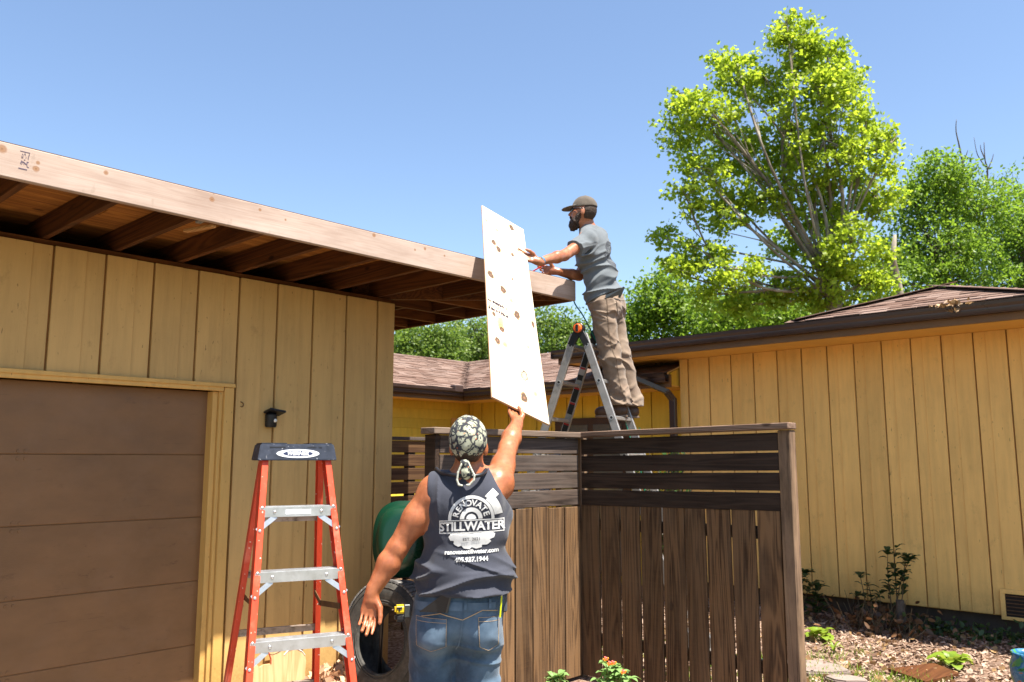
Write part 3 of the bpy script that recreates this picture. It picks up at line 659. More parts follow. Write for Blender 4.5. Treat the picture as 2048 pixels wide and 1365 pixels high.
# section B (side on to the sun)
ye = [onpl(px, 1100, 0, XB).y for px in (1162, 1201, 1241, 1282, 1325, 1371, 1414, 1465, 1515, 1567)]
for i in range(9):
    a, b = ye[i], ye[i + 1]; g = rg.uniform(0.012, 0.020); zt = 1.315 + tilt(b) + rg.uniform(-0.006, 0.01); j = 0.004 * rg.random()
    lean = rg.uniform(-0.004, 0.004)
    m = MB(); m.add([(XB + j, a - 0.002, 0.03), (XB + j, b + g, 0.03), (XB + j, b + g + lean, zt), (XB + j, a - 0.002 + lean, zt), (XB + 0.024 + j, a - 0.002, 0.03), (XB + 0.024 + j, b + g, 0.03), (XB + 0.024 + j, b + g + lean, zt), (XB + 0.024 + j, a - 0.002 + lean, zt)],
        [[0, 1, 2, 3], [4, 7, 6, 5], [0, 4, 5, 1], [1, 5, 6, 2], [2, 6, 7, 3], [3, 7, 4, 0]]); m.build('plank', M['fence'], fe, 0.003)
for k in range(4):
    z1 = 1.832 - SP * k - SH / 2
    m = MB(); m.bar((XB + 0.010, YA - 0.005, z1), (XB + 0.010, 2.53, z1 + 0.022), SH, 0.024); m.build('slat', M['slat_shaded'], fe, 0.003)
m = MB(); m.bar((XB + 0.01, YA + 0.10, 1.8675), (XB + 0.01, 2.43, 1.896), 0.042, 0.13); m.build('cap_board', M['capy'], fe, 0.005)
MB().box2((XB - 0.012, 2.440, 0.0), (XB + 0.078, 2.527, 1.868)).build('end_post', M['post'], fe, 0.006)
for z in (0.30, 1.17): m = MB(); m.bar((XB + 0.052, YA + 0.02, z), (XB + 0.052, 2.53, z + 0.02), 0.085, 0.036); m.build('rail', M['slat_shaded'], fe, 0.003)
# section C: from the garage side into the yard
M['slatbrown'] = m_wood('slat_brown', (0.115, 0.062, 0.028), (0.045, 0.020, 0.009), 'X', 7, .05, .7, .35)
fc = empty('rear_fence', (5.2, 6.6, 0), 'shaded brown slat fence between the garage corner and the near fence', 'fence')
for k in range(13):
    z1 = 1.86 - 0.137 * k
    MB().box2((XC + 0.015, 6.60, z1 - 0.117), (6.4, 6.625, z1)).build('slat', M['slatbrown'], fc, 0.003)
MB().box2((XC + 0.015, 6.58, 1.866), (6.4, 6.66, 1.90)).build('top_rail', M['slat'], fc, 0.003)
MB().box2((XC + 0.02, 6.626, 0.0), (XC + 0.12, 6.70, 1.86)).build('post', M['slat'], fc, 0.003)
MB().box2((5.55, 6.626, 0.0), (5.64, 6.70, 1.86)).build('post', M['slat'], fc, 0.003)

# ================================================================== red step ladder
def m_fibre():
    t = NT('orange_fibreglass'); o = t.obj()
    n = t.noise(t.map(o, (1, 1, .15)), 30, 5, 0.65); s = t.noise(o, 6, 5, 0.65)
    col = t.ramp(n, [(0.3, (0.52, 0.040, 0.012)), (0.7, (0.66, 0.066, 0.022))])
    col = t.mix(t.math('MULTIPLY', t.ramp(s, [(0.55, 0), (0.7, 1)]), 0.5), col, (0.75, 0.23, 0.14))
    sp = t.ramp(t.noise(o, 70, 2, 0.5), [(0.70, 0), (0.74, 1)]); col = t.mix(sp, col, (0.75, 0.62, 0.5))
    return t.fin(col, 0.42, spec=0.4)
M['fibre'] = m_fibre()
def m_cap():
    t = NT('ladder_cap_black'); o = t.obj()
    n = t.noise(o, 18, 6, 0.7); col = t.ramp(n, [(0.35, (0.010, 0.013, 0.022)), (0.65, (0.030, 0.036, 0.055))])
    sp = t.ramp(t.noise(o, 60, 3, 0.6), [(0.64, 0), (0.70, 1)]); col = t.mix(t.math('MULTIPLY', sp, 0.7), col, (0.45, 0.45, 0.48))
    return t.fin(col, 0.45, spec=0.4)
M['lcap'] = m_cap()
LT = W(588, 897, 4.2); LT.z = 0
sp_ = (-0.43 * VR + 0.90 * VF).normalized(); wd_ = Vector((sp_.y, -sp_.x, 0))
sl_ = empty('step_ladder', LT, 'orange-red fibreglass step ladder with aluminium treads, standing by the garage door', 'ladder')
ZC = 1.70
def lad(side, fr, z):
    """point on a ladder rail: side -1/+1, fr 'f'/'r'"""
    k = (ZC - z) / ZC
    w = (0.165 + 0.135 * k) if fr == 'f' else (0.155 + 0.125 * k)
    y = (-0.045 - 0.50 * k) if fr == 'f' else (0.045 + 0.46 * k)
    return LT + wd_ * (side * w) + sp_ * y + Vector((0, 0, z))
def channel(a, b, deep_dir, open_dir, deep, wid, th=0.005):
    """C-section from a to b; web on the outer side, flanges reach towards open_dir"""
    a = Vector(a); b = Vector(b); z = (b - a).normalized(); dd = (deep_dir - z * deep_dir.dot(z)).normalized(); od = (open_dir - z * open_dir.dot(z) - dd * open_dir.dot(dd)).normalized()
    h = deep / 2; prof = [(-h, 0), (h, 0), (h, wid), (h - th, wid), (h - th, th), (-h + th, th), (-h + th, wid), (-h, wid)]
    lo = [a + dd * p[0] + od * p[1] for p in prof]; hi = [b + dd * p[0] + od * p[1] for p in prof]; n = 8
    return MB().add(lo + hi, [[i, (i + 1) % n, n + (i + 1) % n, n + i] for i in range(n)] + [[0, 1, 4, 5], [1, 2, 3, 4], [0, 5, 6, 7], [8, 13, 12, 9], [9, 12, 11, 10], [8, 15, 14, 13]])
riv = MB().lathe([(0.0, 0.005), (0.004, 0.0045), (0.0075, 0.002), (0.008, 0.0)], (0, 0, 0), (0, 0, 1), 10).mesh('rivet', M['alu'], center=(0, 0, 0), smooth=True)[0]
def rivet(p, nrm, parent): link(riv, 'rivet', parent, p, frame_from(nrm).to_euler())
for s in (-1, 1):
    channel(lad(s, 'f', 0.02), lad(s, 'f', ZC), sp_, -wd_ * s, 0.078, 0.030).build('front_rail', M['fibre'], sl_, 0.0015)
    channel(lad(s, 'r', 0.02), lad(s, 'r', ZC), sp_, -wd_ * s, 0.060, 0.028).build('rear_rail', M['fibre'], sl_, 0.0015)
    for fr in 'fr': MB().box(lad(s, fr, 0.012), (0.05, 0.09, 0.03), frame_from((0, 0, 1), wd_)).build('rubber_foot', M['black'], sl_, 0.004)
for z in (1.45, 1.16, 0.87, 0.58, 0.29):
    a = lad(-1, 'f', z); b = lad(1, 'f', z); c = (a + b) / 2; wdt = (b - a).length - 0.012; Mx = frame_from((0, 0, 1), wd_)
    st = MB(); st.box(c - sp_ * 0.0 + VU * 0.0, (wdt, 0.082, 0.004), Mx)
    for q in range(5): st.box(c + sp_ * (-0.032 + 0.016 * q) + VU * 0.0035, (wdt, 0.007, 0.003), Mx)
    for yy in (-0.0415, 0.0415): st.box(c + sp_ * yy - VU * 0.021, (wdt, 0.003, 0.046), Mx)
    step = st.build('tread', M['alu'], sl_)
    for s in (-1, 1):
        e = lad(s, 'f', z); base = e - sp_ * 0.0405
        rivet(base - wd_ * s * 0.016 + VU * 0.0 - sp_ * 0.0005, -sp_, sl_); rivet(base - wd_ * s * 0.016 - VU * 0.026, -sp_, sl_)
        rivet(c + wd_ * s * wdt * 0.31 - sp_ * 0.0435 - VU * 0.02, -sp_, sl_)
        p = lad(s, 'f', z - 0.105) - sp_ * 0.036; q = c + wd_ * (s * (wdt / 2 - 0.075)) - sp_ * 0.036 - VU * 0.040
        MB().bar(q, p, 0.024, 0.003, sp_.cross((p - q).normalized())).build('brace', M['alu'], sl_)
        rivet(p - sp_ * 0.006 - wd_ * s * 0.012, -sp_, sl_)
M['tanrail'] = m_flat('tarnished_aluminium', (0.42, 0.33, 0.27), 0.5, 0.6, 0.2, 20, dirt=(0.05, 0.04, 0.03), dscale=25, damt=0.7)
for z in (1.38, 1.10, 0.80, 0.50, 0.2):
    a = lad(-1, 'r', z) ; b = lad(1, 'r', z); c = (a + b) / 2
    m = MB(); m.box(c, ((b - a).length - 0.004, 0.004, 0.034), frame_from((0, 0, 1), wd_)); m.box(c - sp_ * 0.011 + VU * 0.017, ((b - a).length - 0.004, 0.024, 0.003), frame_from((0, 0, 1), wd_)); m.build('rear_bar', M['tanrail'], sl_)
for s in (-1, 1):                       # jointed spreaders
    a = lad(s, 'f', 0.99) - wd_ * s * 0.03; b = lad(s, 'r', 0.99) - wd_ * s * 0.028; mid = (a + b) / 2 - VU * 0.02 - wd_ * s * 0.03
    m = MB(); m.bar(a, mid, 0.026, 0.004); m.bar(mid, b, 0.026, 0.004); m.cyl(mid - wd_ * 0.008, mid + wd_ * 0.008, 0.012); m.build('spreader', M['rusty'], sl_)
# top cap with its badge
Mx = frame_from((0, 0, 1), wd_)
tc = MB(); ct = LT + Vector((0, 0, 0))
def cpt(x, y, z): return ct + wd_ * x + sp_ * y + VU * z
bot, top = 1.672, 1.752
vs = [cpt(x, y, z) for (x, y, z) in ((-.192, -.112, bot), (.192, -.112, bot), (.192, .095, bot), (-.192, .095, bot), (-.178, -.098, top), (.178, -.098, top), (.178, .085, top), (-.178, .085, top))]
tc.add(vs, [[0, 1, 5, 4], [1, 2, 6, 5], [2, 3, 7, 6], [3, 0, 4, 7], [4, 5, 6, 7], [3, 2, 1, 0]])
tc.box(cpt(-0.11, 0, top + 0.001), (0.13, 0.17, 0.008), Mx); tc.box(cpt(0.115, 0, top + 0.001), (0.12, 0.17, 0.008), Mx)
cap = tc.build('top_cap', M['lcap'], sl_, 0.006, seg=2)
nrm = (sp_ * -0.985 + VU * 0.17).normalized(); upv = (VU - nrm * VU.dot(nrm)).normalized(); bc = cpt(0.0, -0.1062, 1.705) + nrm * 0.0008
for x0, x1 in ((-0.135, -0.06), (0.045, 0.09), (0.10, 0.118)): MB().box(cpt((x0 + x1) / 2, -0.1008, 1.736) , (x1 - x0, 0.003, 0.006), frame_from(upv, wd_)).build('slot', M['black'], cap)
def ell(mb, rx, ry, off, c=bc, n=40, tilt_=0.0):
    mb.add([c + wd_ * (rx * math.cos(t)) + upv * (ry * math.sin(t)) + nrm * off for t in [2 * math.pi * i / n for i in range(n)]], [list(range(n))])
M['badgew'] = m_flat('badge_white', (0.62, 0.64, 0.68), 0.5, var=0.1, scale=40); M['badgeb'] = m_flat('badge_blue', (0.012, 0.02, 0.06), 0.5)
mb = MB(); ell(mb, 0.104, 0.0215, 0.0012); mb.build('badge_rim', M['badgew'], cap)
mb = MB(); ell(mb, 0.072, 0.0135, 0.0020); mb.build('badge_field', M['badgeb'], cap)
v, f = text_mesh('WERNER', 0.026, 0.0011); mb = MB(); mb.add([bc + wd_ * (p.x * 1.0 + p.y * 0.25) + upv * p.y + nrm * 0.0028 for p in v], f); mb.build('badge_lettering', M['badgew'], cap)
# paper label on top tread
c = (lad(-1, 'f', 1.45) + lad(1, 'f', 1.45)) / 2 - sp_ * 0.0438 - VU * 0.022; MB().box(c, (0.12, 0.001, 0.022), Mx).build('paper_label', M['badgew'], sl_)

# ================================================================== aluminium ladder
rd_ = (0.45 * VR + 0.893 * VF).normalized(); sd_ = Vector((rd_.y, -rd_.x, 0))
HC = W(1176, 700, 7.15); HC.z = 0
al = empty('folding_ladder', HC, 'aluminium multi-position ladder with orange hinge, under the man at the roof', 'ladder')
ZH, SLP = 2.76, 0.345
def alp(sec, side, z):     # sec -1 left, +1 right ; side -1 near, +1 far
    k = ZH - z; return HC + sd_ * sec * (0.025 + SLP * k) + rd_ * side * (0.20 + 0.018 * k) + VU * z
M['lab'] = m_flat('label_black', (0.012, 0.011, 0.012), 0.45); M['labr'] = m_flat('label_red', (0.45, 0.02, 0.02), 0.45); M['labw'] = m_flat('label_grey', (0.45, 0.42, 0.40), 0.5)
for sec in (-1, 1):
    for side in (-1, 1):
        a = alp(sec, side, 0.02); b = alp(sec, side, ZH - 0.05); z = (b - a).normalized()
        m = MB(); m.bar(a, b, 0.066, 0.026, sd_); rail = m.build('rail', M['alu_shaded'], al, 0.004)
        MB().box(a, (0.08, 0.04, 0.04), frame_from((0, 0, 1), sd_)).build('rubber_foot', M['black'], al, 0.004)
        if side == -1:
            for zz in (2.62, 2.315, 2.01, 1.705, 1.40):
                p = alp(sec, side, zz) - rd_ * 0.0135
                MB().cyl(p, p - rd_ * 0.004, 0.013, 0.011, 12).build('bolt', M['black'], al); MB().cyl(p + rd_ * 0.0003, p - rd_ * 0.0022, 0.017, 0.017, 14).build('washer', M['alu'], al)
        if side == 1 and sec == -1:      # warning labels on the inner face of the far rail
            for (z0, z1, mt) in ((2.62, 2.60, 'labr'), (2.60, 2.48, 'lab'), (2.475, 2.46, 'labr'), (2.46, 2.415, 'labw'), (2.41, 2.365, 'lab'), (2.30, 2.285, 'labr'), (2.285, 2.175, 'lab'), (2.17, 2.155, 'labr'), (2.155, 2.07, 'lab'), (1.99, 1.975, 'labr'), (1.975, 1.85, 'lab')):
                p = alp(sec, side, z0) - rd_ * 0.0137; q = alp(sec, side, z1) - rd_ * 0.0137
                MB().bar(p, q, 0.050, 0.001, sd_).build('warning_label', M[mt], rail)
    for i, z in enumerate((2.62, 2.315, 2.01, 1.705, 1.40, 1.095, 0.79, 0.485, 0.18)):
        a = alp(sec, -1, z) + rd_ * 0.012; b = alp(sec, 1, z) - rd_ * 0.012
        m = MB(); m.bar(a, b, 0.026, 0.045, VU)
        for q in (-0.014, 0, 0.014): m.bar(a + sd_ * q + VU * 0.014, b + sd_ * q + VU * 0.014, 0.004, 0.006, VU)
        m.build('rung', M['alu_shaded'], al, 0.003)
        if i == 0 and sec == -1:
            c = a.lerp(b, 0.55) - sd_ * 0 + VU * 0; nn = (-rd_.cross(VU)); MB().box(a.lerp(b, 0.45) - sd_ * 0.0235, (0.10, 0.001, 0.015), frame_from((0, 0, 1), rd_)).build('red_label', M['labr'], al)
for side in (-1, 1):
    h = HC + rd_ * side * 0.20 + VU * (ZH + 0.0)
    MB().cyl(h - rd_ * 0.024, h + rd_ * 0.024, 0.050, 0.050, 20).build('hinge', M['black'], al, 0.004)
    MB().cyl(h + rd_ * side * 0.024, h + rd_ * side * 0.046, 0.040, 0.034, 20).build('hinge_knob', M['orangecap'], al, 0.004)
    m = MB(); m.box(h + rd_ * side * 0.047, (0.022, 0.06, 0.008), frame_from(rd_, sd_)); m.build('hinge_grip', M['black'], al, 0.002)
    for sec in (-1, 1):
        m = MB(); m.bar(h, alp(sec, side, ZH - 0.14), 0.060, 0.032, sd_); m.build('hinge_arm', M['black'], al, 0.004)

# teal rope over the roof corner and down past the ladder
rp = [Vector((5.30, 4.62, 3.20)), Vector((5.40, 4.50, 3.20)), Vector((5.525, 4.46, 3.19)), Vector((5.535, 4.44, 3.02)), W(1165, 630, 7.22), W(1185, 668, 7.30), W(1215, 730, 7.36), W(1240, 800, 7.40), W(1256, 862, 7.42), W(1285, 960, 7.45), W(1300, 1080, 7.45), Vector((6.05, 3.95, 0.02)), Vector((6.2, 3.7, 0.012)), Vector((6.6, 3.65, 0.012)), Vector((6.9, 3.3, 0.012))]
def catmull(p, n=6):
    out = []
    for i in range(len(p) - 1):
        a, b, c, d = p[max(i - 1, 0)], p[i], p[i + 1], p[min(i + 2, len(p) - 1)]
        for k in range(n):
            t = k / n; out.append(0.5 * ((2 * b) + (c - a) * t + (2 * a - 5 * b + 4 * c - d) * t * t + (3 * b - a - 3 * c + d) * t ** 3))
    return out + [p[-1]]
tag(MB().tube(catmull(rp), 0.006, 6).build('rope', M['rope'], smooth=True), 'teal rope running from the roof corner down past the aluminium ladder', 'rope')

# ================================================================== plywood sheet
PB = [W(983, 795, 4.70), W(1098, 851, 4.848), W(1046, 460.6, 6.753), W(963, 412, 6.605)]
pc = sum(PB, Vector()) / 4; pl_ = ((PB[3] - PB[0]) + (PB[2] - PB[1])) / 2; pw_ = ((PB[1] - PB[0]) + (PB[2] - PB[3])) / 2
PLN, PWD = pl_.length, pw_.length; plx = pl_.normalized(); pwx = (pw_ - plx * pw_.dot(plx)).normalized(); pn = pwx.cross(plx)   # towards the viewer
if pn.dot(VF) > 0: pn = -pn
def m_ply():
    t = NT('pine_plywood'); o = t.obj(False); x, y, z = sep(t, o)     # x across, y along, z thickness
    g = t.noise(t.map(o, (14, 0.5, 1)), 3.0, 5, 0.6); f2 = t.noise(t.map(o, (60, 1.5, 1)), 3.0, 3, 0.6)
    col = t.ramp(t.math('ADD', t.math('MULTIPLY', g, 0.6), t.math('MULTIPLY', f2, 0.4)), [(0.3, (0.50, 0.38, 0.255)), (0.6, (0.60, 0.50, 0.37))])
    bl = t.ramp(t.noise(t.map(o, (3, 1.5, 1)), 2.2, 5, 0.65), [(0.5, 0), (0.75, 1)]); col = t.mix(t.math('MULTIPLY', bl, 0.5), col, (0.74, 0.52, 0.28))
    wob = t.math('MULTIPLY', t.math('SUBTRACT', t.noise(o, 26, 4, 0.65), 0.5), 1.5)
    for (u, v_, ru, rv, kind) in KN_PLY:
        dx = t.math('DIVIDE', t.math('SUBTRACT', x, u), ru); dy = t.math('DIVIDE', t.math('SUBTRACT', y, v_), rv)
        d = t.math('ADD', t.math('SQRT', t.math('ADD', t.math('MULTIPLY', dx, dx), t.math('MULTIPLY', dy, dy))), wob)
        if kind == 0: f = t.ramp(d, [(0.0, 1), (0.9, 0.9), (1.15, 0.35), (1.8, 0)]); kc = t.ramp(d, [(0.0, (0.20, 0.10, 0.05)), (0.45, (0.05, 0.022, 0.012)), (0.8, (0.04, 0.018, 0.01)), (1.0, (0.42, 0.20, 0.06))])
        elif kind == 1: f = t.ramp(d, [(0.0, 0.9), (0.8, 0.7), (1.3, 0)]); kc = t.ramp(d, [(0.0, (0.50, 0.25, 0.07)), (1.0, (0.62, 0.36, 0.12))])
        else: f = t.ramp(d, [(0.0, 1), (0.95, 1), (1.0, 0)]); kc = t.ramp(d, [(0.0, (0.40, 0.30, 0.22)), (0.80, (0.36, 0.26, 0.18)), (0.84, (0.03, 0.015, 0.01)), (1.0, (0.03, 0.015, 0.01))])
        col = t.mix(f, col, kc)
    edge = t.math('GREATER_THAN', t.math('ABSOLUTE', z), 0.0058)
    gn = t.n('ShaderNodeTexCoord').outputs['Normal']; nz_ = t.math('ABSOLUTE', sep(t, gn)[2])
    ply = t.ramp(t.math('FRACT', t.math('MULTIPLY', z, 180.0)), [(0.45, (0.40, 0.20, 0.10)), (0.55, (0.62, 0.40, 0.24))], 'CONSTANT')
    col = t.mix(t.math('GREATER_THAN', nz_, 0.5), ply, col)
    t.bump(f2, 0.15, 0.002)
    return t.fin(col, 0.7, spec=0.25)
def ply_uv(px, py):       # where a mark of the photograph lies on the sheet (metres from its middle)
    d = Vector(FW + RT * ((px - CXP) / F_PX) + CU * ((CYP - py) / F_PX)); tt = (pc - Vector(CAMP)).dot(pn) / d.dot(pn); q = Vector(CAMP) + d * tt - pc
    return q.dot(pwx), q.dot(plx)
KN_PLY = []
for (px, py, ru, rv, k) in ((1022, 457, .018, .030, 0), (987, 487, .016, .028, 0), (996, 500, .016, .028, 0), (1024, 511, .010, .018, 0), (980, 551, .020, .035, 0), (1005, 581, .020, .034, 0), (1033, 632, .018, .036, 0), (1002, 656, .016, .024, 2), (1000, 648, .020, .05, 1), (1003, 661, .014, .020, 0), (994, 684, .014, .030, 0), (1009, 691, .016, .022, 1), (1048, 754, .020, .034, 2), (1047, 797, .019, .032, 0), (987, 630, .012, .020, 0), (972, 443, .012, .02, 1), (1065, 651, .010, .026, 0), (1022, 603, .012, .02, 1), (1055, 696, .008, .016, 1), (993, 462, .01, .016, 1), (1070, 790, .012, .02, 1), (1024, 560, .006, .012, 0)):
    u, v_ = ply_uv(px, py); KN_PLY.append((u, v_, ru * 1.35, rv * 1.45, k))
M['ply'] = m_ply()
me, _c = MB().box((0, 0, 0), (PWD, PLN, 0.0125)).mesh('plywood_sheet', M['ply'], 0.0012, center=(0, 0, 0))
nn = pwx.cross(plx)
ply = link(me, 'plywood_sheet', None, tuple(pc), Matrix((pwx, plx, nn)).transposed().to_euler())
tag(ply, 'sunlit strip of knotty pine plywood passed up between the two men', 'plywood')
sgn = 1 if nn.dot(pn) > 0 else -1
st = MB(); u0, v0 = ply_uv(975, 600); u1, v1 = ply_uv(1016, 628); rs = random.Random(5)
for row, (n, hgt, off) in enumerate(((17, .026, 0.0), (12, .010, -.034), (14, .008, -.050), (12, .008, -.064), (19, .024, -.090))):
    x = u0
    while x < u1 - (0.01 if row in (0, 4) else 0.05):
        w = rs.uniform(.004, .009)
        if rs.random() < .8:
            if hgt > .01:
                for q in range(rs.choice((2, 3))): st.box((x + rs.random() * w, v0 + off + rs.uniform(-.3, .3) * hgt, sgn * 0.0066), (rs.uniform(.003, .0075), hgt * rs.uniform(.5, 1.3), 0.0004))
            else: st.box((x + w / 2, v0 + off, sgn * 0.0066), (w * .8, hgt, 0.0004))
        x += w * 1.15
me, c_ = st.mesh('grade_stamp', m_flat('plywood_ink', (0.04, 0.03, 0.045), 0.9), center=(0, 0, 0))
gs = bpy.data.objects.new('grade_stamp', me); COL.objects.link(gs); gs.parent = ply
def plyP(u, v_, off=0.0): return pc + pwx * u + plx * v_ + pn * off

# ================================================================== tyre, tub, cutout
def m_rubber():
    t = NT('old_rubber'); o = t.obj(); n = t.noise(o, 14, 6, 0.7)
    col = t.ramp(n, [(0.3, (0.022, 0.021, 0.019)), (0.55, (0.06, 0.056, 0.05)), (0.75, (0.13, 0.12, 0.105))]); t.bump(n, 0.3, 0.003); return t.fin(col, 0.7, spec=0.3)
M['rubber'] = m_rubber(); M['tread'] = m_flat('dusty_tread', (0.16, 0.155, 0.15), 0.85, var=0.35, scale=20)
TR, TW = 0.41, 0.25
tcn = Vector((3.95, 4.87, TR - 0.005)); tax = Vector((-0.985, -0.10, 0.14)).normalized()
ty = empty('tyre', (tcn.x, tcn.y, 0), 'big worn truck tyre standing against the fence post by the garage', 'tyre')
pr = [(.225, -.10), (.235, -.112), (.255, -.118), (.30, -.128), (.345, -.125), (.375, -.112), (.392, -.100), (.396, -.09), (.398, 0), (.396, .09), (.392, .100), (.375, .112), (.345, .125), (.30, .128), (.255, .118), (.235, .112), (.225, .10), (.245, .09), (.30, .108), (.36, .100), (.372, 0), (.36, -.100), (.30, -.108), (.245, -.09), (.225, -.10)]
MB().lathe(pr, tcn, tax, 72).build('carcass', M['rubber'], ty, smooth=True)
for rr_ in (.245, .262, .352): 
    MB().lathe([(rr_ + .004 * math.cos(a), .121 + (0.0 if rr_ < .3 else .003) + .004 * math.sin(a)) for a in np.linspace(0, 6.283, 7)], tcn, tax, 64).build('sidewall_ring', M['rubber'], ty, smooth=True)
tm = MB(); Mt = frame_from(tax)
for i in range(64):
    for j in range(5):
        a = 2 * math.pi * (i + 0.5 * (j % 2) + 0.15 * j) / 64; rdir = Mt @ Vector((math.cos(a), math.sin(a), 0)); tdir = Mt @ Vector((-math.sin(a), math.cos(a), 0))
        h = (-0.088, -0.046, 0, 0.046, 0.088)[j]; tm.box(tcn + rdir * 0.401 + tax * h, (0.030, 0.037, 0.014), Matrix((tdir, tax, rdir)).transposed())
tag(tm.build('tread', M['tread'], ty), kind='stuff')
# green tub
gc = W(806, 1078, 6.15); gax = (Vector((-0.80, -0.60, 0.10))).normalized(); gub = (VU - gax * VU.dot(gax)).normalized(); gux = gub.cross(gax)
def ring_pts(rx, ry, h, n=64, p=2.6):
    out = []
    for i in range(n):
        t = 2 * math.pi * i / n; c_, s_ = math.cos(t), math.sin(t); k = (abs(c_) ** p + abs(s_) ** p) ** (-1 / p); out.append(gc + gux * (rx * c_ * k * .93) + gub * (ry * s_ * k * .95) - gax * h)
    return out
g = MB(); n = 64; prof = [(.02, .02, .10), (.12, .15, .10), (.165, .21, .092), (.185, .235, .06), (.205, .250, .012), (.208, .253, -.002), (.235, .282, -.008), (.242, .290, .000), (.240, .288, .018), (.215, .262, .016), (.188, .238, .070), (.165, .212, .104), (.12, .15, .112), (.02, .02, .112)]
vs = []
for a, b, h in prof: vs += ring_pts(a, b, -h + 0.0)
g.add(vs, [[j * n + i, j * n + (i + 1) % n, (j + 1) * n + (i + 1) % n, (j + 1) * n + i] for j in range(len(prof) - 1) for i in range(n)])
tub = empty('garden_tub', (gc.x, gc.y, 0), 'dark green plastic tub propped upright between the tyre and the garage', 'tub')
g.build('shell', M['green'], tub, smooth=True)
for s in (-1, 1):
    MB().tube([gc + gux * .10 * s - gub * .2 + gax * .0, gc + gux * .13 * s - gub * .55 - VF * 0.0, Vector((gc.x + gux.x * .16 * s, gc.y + gux.y * .16 * s, 0.01))], 0.014, 8).build('leg', M['black'], tub, smooth=True)
# plywood cutout
co = [(470, 1050), (500, 1025), (540, 1060), (590, 1025), (690, 1010), (692, 940), (665, 860), (640, 800), (660, 750), (700, 700), (760, 690), (820, 690), (850, 760), (865, 830), (870, 890), (930, 830), (985, 808), (1040, 800), (1120, 840), (1155, 890), (1168, 960), (1150, 1120), (1150, 1500), (430, 1500), (440, 1090)]
pp = [onpl(440 + x / 6.83, 1180 + y / 6.83, 1, YG - 0.10) for x, y in co]
M['pinecut'] = m_wood('cutout_pine', (0.66, 0.44, 0.235), (0.50, 0.29, 0.13), 'Z', 5, 0.08, 0.7, 0.1)
lean = 0.09; cu_ = MB(); n = len(pp)
f3 = [Vector((p.x, p.y + lean * p.z * 0.6 - 0.02, max(p.z, 0.015))) for p in pp]; cu_.add(f3 + [p + Vector((0, 0.016, 0)) for p in f3], [list(range(n)), list(range(n, 2 * n))[::-1]] + [[i, n + i, n + (i + 1) % n, (i + 1) % n] for i in range(n)])
ctt = empty('wood_cutout', (pp[5].x, YG - 0.1, 0), 'bare plywood cutout with rounded lobes leaning on the garage wall', 'cutout')
cu_.build('panel', M['pinecut'], ctt)
MB().tube([f3[i] + Vector((0, -0.001, 0)) for i in range(4, 9)], 0.0035, 6).build('red_painted_edge', m_flat('red_paint', (0.45, 0.02, 0.02), 0.5), ctt)
MB().tube([f3[i] + Vector((0, -0.001, 0)) for i in range(14, 20)], 0.003, 6).build('sunlit_edge', M['white'], ctt)  # sun catching the top edge, put in as a white strip
a, b = f3[7].lerp(f3[6], .2), f3[13]; MB().tube([a + Vector((0.01, -.002, -.03)), a.lerp(b, .3) + Vector((0, -.002, -.035)), a.lerp(b, .6) + Vector((0, -.002, -.02)), b + Vector((0, -.002, 0.01))], 0.0015, 5).build('crack', M['dark'], ctt)

# ================================================================== trees
def m_bark(name, c1, c2, scale=6.0):
    t = NT(name); o = t.obj(); n = t.noise(t.map(o, (1, 1, 0.5)), scale, 5, 0.65, 0.5)
    t.bump(n, 0.5, 0.02); return t.fin(t.ramp(n, [(0.35, c1), (0.62, c2)]), 0.9, spec=0.15)
M['bark_pale'] = m_bark('sycamore_bark', (0.13, 0.10, 0.07), (0.33, 0.29, 0.24), 3.0)
M['bark'] = m_bark('brown_bark', (0.055, 0.042, 0.032), (0.15, 0.12, 0.095))
M['leaf_syc'] = m_leaf('sycamore_leaf', (0.155, 0.245, 0.018), (0.31, 0.375, 0.034), 0.58, (0.54, 0.68, 0.045))
M['leaf_mid'] = m_leaf('green_leaf', (0.085, 0.165, 0.018), (0.18, 0.26, 0.030), 0.50, (0.32, 0.50, 0.04))
M['leaf_back'] = m_leaf('back_leaf', (0.075, 0.14, 0.024), (0.175, 0.235, 0.045), 0.45, (0.28, 0.42, 0.06))
